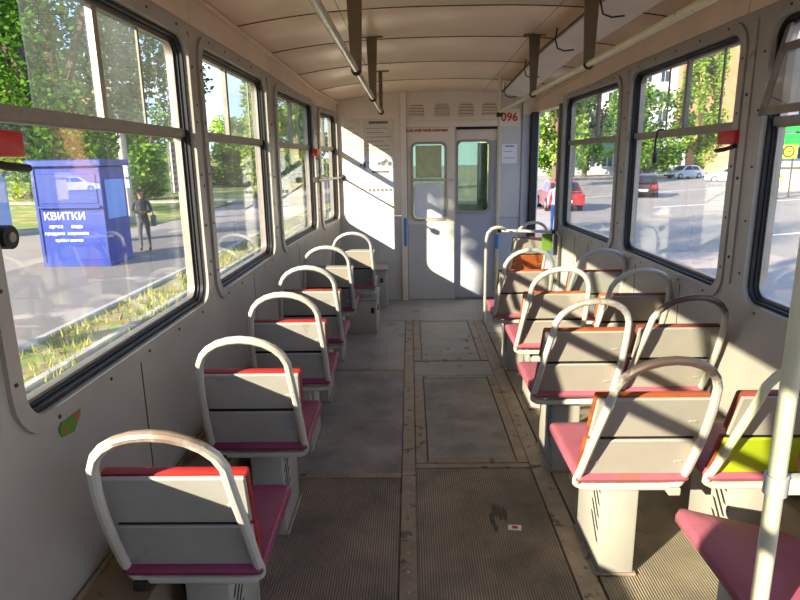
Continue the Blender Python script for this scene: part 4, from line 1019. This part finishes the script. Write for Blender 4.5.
# cars
def car(x, y, rz, paint, label, L=4.2, group='cars across the square'):
    c = tag(empty('car', (x, y, GZ), rz), label, 'car', group)
    W = .83
    low = [(-L/2, .32), (-L/2, .62), (-L/2+.06, .80), (-L*.33, .90), (L*.20, .92), (L*.44, .78), (L/2-.03, .66), (L/2, .50), (L/2-.04, .28), (L*.36, .22), (-L*.38, .22)]
    def sec(pts, wf):
        mb = MB(); n = len(pts); vs = []
        for sgn, sc in ((-1, .93), (-1, 1), (1, 1), (1, .93)):
            for (px, pz) in pts:
                k_ = wf(pz); vs.append((px*(.985 if sc < 1 else 1), sgn*W*k_*sc if sc < 1 else sgn*W*k_*.97, pz if sc == 1 else pz))
        fs = []
        for q in range(3):
            for i in range(n): fs.append((q*n+i, q*n+(i+1) % n, (q+1)*n+(i+1) % n, (q+1)*n+i))
        fs += [tuple(range(n)), tuple(range(3*n, 4*n))]
        return mb.add(vs, fs)
    def ext(pts, w0, w1, z0, z1):
        n = len(pts); vs = []
        for sg in (-1, 1):
            for px, pz in pts: vs.append((px, sg*(w0+(w1-w0)*(pz-z0)/(z1-z0)), pz))
        return MB().add(vs, [tuple(range(n)), tuple(range(n, 2*n))]+[(i, (i+1) % n, n+(i+1) % n, n+i) for i in range(n)])
    ext(low, W*1.0, W*.96, .22, .92).build('body', paint, c)
    cab = [(-L*.40, .88), (-L*.30, 1.32), (-L*.20, 1.41), (L*.04, 1.42), (L*.12, 1.36), (L*.26, .90)]
    ext(cab, W*.94, W*.74, .88, 1.42).build('cabin', paint, c)
    for sg in (-1, 1):
        for q, pts in enumerate(([(-L*.33, .93), (-L*.26, 1.30), (-L*.10, 1.33), (-L*.10, .93)], [(-L*.08, .93), (-L*.08, 1.33), (L*.06, 1.33), (L*.19, .95)])):
            vs = [(px, sg*(W*.94-(W*.20)*(pz-.88)/.54+e), pz) for e in (-.01, .008) for px, pz in pts]
            MB().add(vs, [(0, 1, 2, 3), (4, 5, 6, 7), (0, 1, 5, 4), (1, 2, 6, 5), (2, 3, 7, 6), (3, 0, 4, 7)]).build('side_window', 'car_glass', c)
    for nm, (xa, za, xb, zb) in (('windscreen', (L*.245, .94, L*.125, 1.34)), ('rear_window', (-L*.388, .94, -L*.302, 1.31))):
        o_ = .012*(1 if xa > 0 else -1)
        vs = [(xx+oo, sg*(W*.86-(W*.18)*(zz-.88)/.54), zz) for oo in (0, o_) for xx, zz in ((xa, za), (xb, zb)) for sg in (-1, 1)]
        MB().add(vs, [(0, 1, 3, 2), (4, 5, 7, 6), (0, 1, 5, 4), (1, 3, 7, 5), (3, 2, 6, 7), (2, 0, 4, 6)]).build(nm, 'car_glass', c)
    for wx in (-L*.30, L*.31):
        for sg in (-1, 1):
            w_ = MB().tube([(wx, sg*(W-.17), .30), (wx, sg*(W+.01), .30)], .30, 16).build('wheel', 'tyre', c, True)
            MB().tube([(wx, sg*(W+.005), .30), (wx, sg*(W+.022), .30)], .18, 12).build('hubcap', 'hubcap', w_, True)
    for sg in (-1, 1):
        MB().rbox(L/2-.05, L/2+.012, sg*.55-.16, sg*.55+.16, .52, .66, .02, 1).build('headlamp', 'lamp_clear', c); MB().rbox(-L/2-.015, -L/2+.05, sg*.62-.14, sg*.62+.14, .58, .80, .02, 1).build('tail_lamp', 'lamp_red', c)
    MB().rbox(-L/2-.012, -L/2+.02, -.26, .26, .42, .54, .005, 1).build('number_plate', 'white_print', c)
    MB().rbox(L/2-.03, L/2+.05, -W*.93, W*.93, .28, .46, .03, 1).build('bumper', 'tyre' if paint != 'car_white' else 'car_white', c)
    return c
car(30.2, 68, math.radians(200), 'car_silver', 'silver hatchback parked across the road on the right')
car(29.6, 57, math.radians(150), 'car_white', 'white sedan turning behind the silver hatchback')
car(14.6, 38.5, math.radians(70), 'car_maroon', 'dark maroon car on the right road, seen from behind')
car(7.3, 30.0, math.radians(86), 'car_red', 'red car just visible through the open front door')
car(-38, 62, math.radians(185), 'car_white', 'white car passing beyond the lawn on the left')

# people
def person(x, y, rz, h, tops, legs, label, arm='down', hair='hair_dark', bag=False):
    p = tag(empty('person', (x, y, GZ+.012), rz), label, 'person')
    S = h/1.75
    V = []; E_ = []; R_ = []
    def v(co, r): V.append(Vector(co)*S); R_.append(r*S); return len(V)-1
    def e(*ids):
        for a, b in zip(ids, ids[1:]): E_.append((a, b))
    pel = v((0, 0, .95), .125); wa = v((0, 0, 1.08), .125); ch = v((0, -.01, 1.30), .15); nk0 = v((0, .0, 1.46), .07); nk = v((0, -.005, 1.53), .05); hd0 = v((0, -.015, 1.60), .072); hd = v((0, -.012, 1.68), .082); ht = v((0, -.005, 1.74), .045)
    e(pel, wa, ch, nk0, nk, hd0, hd, ht)
    hands = []
    for s in (-1, 1):
        hip = v((s*.09, 0, .88), .095); kn = v((s*.11, -.015, .50), .06); an = v((s*.115, .02, .10), .042); toe = v((s*.125, -.13, .04), .038)
        e(pel, hip, kn, an, toe)
        sh = v((s*.19, 0, 1.41), .062)
        if arm == 'fold': el = v((s*.25, -.06, 1.14), .046); wr_ = v((s*.06, -.20, 1.12), .034); hn = v((s*-.02, -.22, 1.13), .032)
        else: el = v((s*.26, .01, 1.13), .046); wr_ = v((s*.27, -.06, .88), .033); hn = v((s*.27, -.08, .80), .034)
        e(ch, sh, el, wr_, hn); hands.append((s, V[hn].copy(), (V[hn]-V[wr_]).normalized()))
    me = bpy.data.meshes.new('body'); bm = bmesh.new(); lay = bm.verts.layers.skin.verify()
    bv = [bm.verts.new(c) for c in V]
    for i, b_ in enumerate(bv): b_[lay].radius = (R_[i], R_[i]*(.78 if i in (pel, wa, ch) else 1)); b_[lay].use_root = (i == pel)
    for a, b_ in E_: bm.edges.new((bv[a], bv[b_]))
    bm.to_mesh(me); bm.free()
    o = bpy.data.objects.new('tmp', me); COL.objects.link(o)
    o.modifiers.new('s', 'SKIN'); sub = o.modifiers.new('u', 'SUBSURF'); sub.levels = 2; sub.render_levels = 2
    dg = bpy.context.evaluated_depsgraph_get(); me2 = bpy.data.meshes.new_from_object(o.evaluated_get(dg)); bpy.data.objects.remove(o)
    bm = bmesh.new(); bm.from_mesh(me2)
    for (s, hp, d) in hands:                      # fingers and thumb, grown onto the same mesh
        side = Vector((0, 1, 0)) if abs(d.z) > .5 else Vector((0, 0, 1))
        for k_ in range(5):
            o_ = side*((k_-1.5)*.018*S) if k_ < 4 else side*(-.045*S)
            L_ = (.07, .08, .075, .06, .05)[k_]*S; q0 = hp + o_; q1 = q0 + d*L_*.6 + side*(-.02*S if k_ == 4 else 0); q2 = q1 + d*L_*.5 + Vector((0, -.012*S, 0))
            t = MB().tube([q0, q1, q2], .009*S, 5, rr=[.010*S, .009*S, .006*S]); base = [bm.verts.new(x_) for x_ in t.v]
            for f in t.f:
                try: bm.faces.new([base[i] for i in f])
                except ValueError: pass
    for f in bm.faces:
        c = f.calc_center_median()/S; f.smooth = True
        if c.z > 1.50: f.material_index = 2
        elif c.z > .93 and abs(c.x) < .5:
            f.material_index = 0
            near = min((c*S-hp).length for _, hp, _ in hands)
            if near < .12*S: f.material_index = 2
        elif min((c*S-hp).length for _, hp, _ in hands) < .12*S: f.material_index = 2
        elif c.z < .10: f.material_index = 3
        else: f.material_index = 1
    bm.to_mesh(me2); bm.free()
    for m in (tops, legs, 'skin', 'shoe'): me2.materials.append(MATS[m])
    me2.name = 'body'; b = bpy.data.objects.new('body', me2); COL.objects.link(b); b.parent = p
    # hair cap, nose, ears, eyes
    mb = MB(); n = 10; vs = []; fs = []
    for i in range(5):
        a = PI/2*i/4
        for k_ in range(n): t = 2*PI*k_/n; vs.append(Vector((.088*math.cos(a)*math.cos(t), -.002+.098*math.cos(a)*math.sin(t)+.012, 1.69+.10*math.sin(a)))*S)
    for i in range(4):
        for k_ in range(n): fs.append((i*n+k_, i*n+(k_+1) % n, (i+1)*n+(k_+1) % n, (i+1)*n+k_))
    mb.add(vs, fs); mb.build('hair', hair, p, True)
    fc = MB(); fc.rbox(-.012*S, .012*S, -.118*S, -.085*S, 1.625*S, 1.665*S, .005*S, 1)
    for s in (-1, 1): fc.rbox((s*.083-.01)*S, (s*.083+.01)*S, -.02*S, .015*S, 1.62*S, 1.68*S, .006*S, 1)
    fc.build('nose_and_ears', 'skin', p)
    ey = MB()
    for s in (-1, 1): ey.rbox((s*.032-.011)*S, (s*.032+.011)*S, -.094*S, -.084*S, 1.665*S, 1.678*S, .003*S, 1)
    ey.rbox(-.022*S, .022*S, -.092*S, -.084*S, 1.595*S, 1.603*S, .002*S, 1)
    ey.build('eyes_and_mouth', 'hair_dark', p)
    if bag:
        q = tag(empty('shoulder_bag', (x, y, GZ+.012), rz), 'dark bag hanging at the side of the standing man', 'bag')
        MB().rbox(.22, .36, -.24, .06, .72, 1.02, .03).build('pouch', 'cloth_grey', q, True); MB().tube([(.29, -.2, 1.0), (.28, -.1, 1.12), (.29, .02, 1.0)], .012, 6).build('strap', 'cloth_black', q, True)
    return p
person(-7.65, 17.1, math.radians(20), 1.74, 'cloth_black', 'cloth_grey', 'man in dark clothes standing with folded arms on the left pavement', 'fold', bag=True)
person(20.3, 34.2, math.radians(10), 1.7, 'vest_yellow', 'cloth_tan', 'person in a yellow vest on the right road')
person(16.3, 44, math.radians(60), 1.75, 'cloth_blue', 'cloth_grey', 'person in a blue top beside the maroon car')
person(4.9, 20.5, math.radians(-10), 1.72, 'cloth_white', 'cloth_blue', 'person in white seen through the open front door')

# what the pieces of the setting are
STRUCT_LABELS = {
    'wall_left': ('grey painted side wall under the left row of windows', 'wall'), 'wall_right': ('grey painted side wall with windows and front doorway on the right', 'wall'),
    'wall_front': ('cream and grey driver bulkhead closing the far end', 'wall'), 'wall_back': ('rear wall of the tram with a wide window', 'wall'),
    'ceiling': ('beige curved ceiling of painted panels with dark cross seams', 'ceiling'), 'floor': ('worn ribbed rubber floor with riveted strips and hatches', 'floor'),
    'trim_1': ('brown heater ledge along the foot of the left wall', 'ledge'), 'trim_2': ('brown heater ledge along the foot of the right wall', 'ledge'),
    'door_1': ('cream cab door with papered window and crossbar', 'door'), 'door_2': ('grey cab door with a curtain behind green glass', 'door'),
    'ground': ('asphalt street, verge and lawn outside the tram', 'ground'),
    'window_1': ('rearmost left window behind the camera', 'window'), 'window_2': ('second left window behind the camera', 'window'), 'window_3': ('left window just behind the camera', 'window'),
    'window_4': ('nearest left window with the blue kiosk outside', 'window'), 'window_5': ('second left window from the camera', 'window'), 'window_6': ('third left window from the camera', 'window'),
    'window_7': ('narrow left window next to the bulkhead', 'window'), 'window_8': ('rearmost right window behind the camera', 'window'), 'window_9': ('right window just behind the camera', 'window'),
    'window_10': ('nearest right window with a tilted vent sash', 'window'), 'window_11': ('right window with parked cars and brick block outside', 'window'), 'window_12': ('right window beside the front doorway', 'window')}
for nm, (lb, ct) in STRUCT_LABELS.items():
    o = bpy.data.objects.get(nm)
    if o: o['label'] = lb; o['category'] = ct
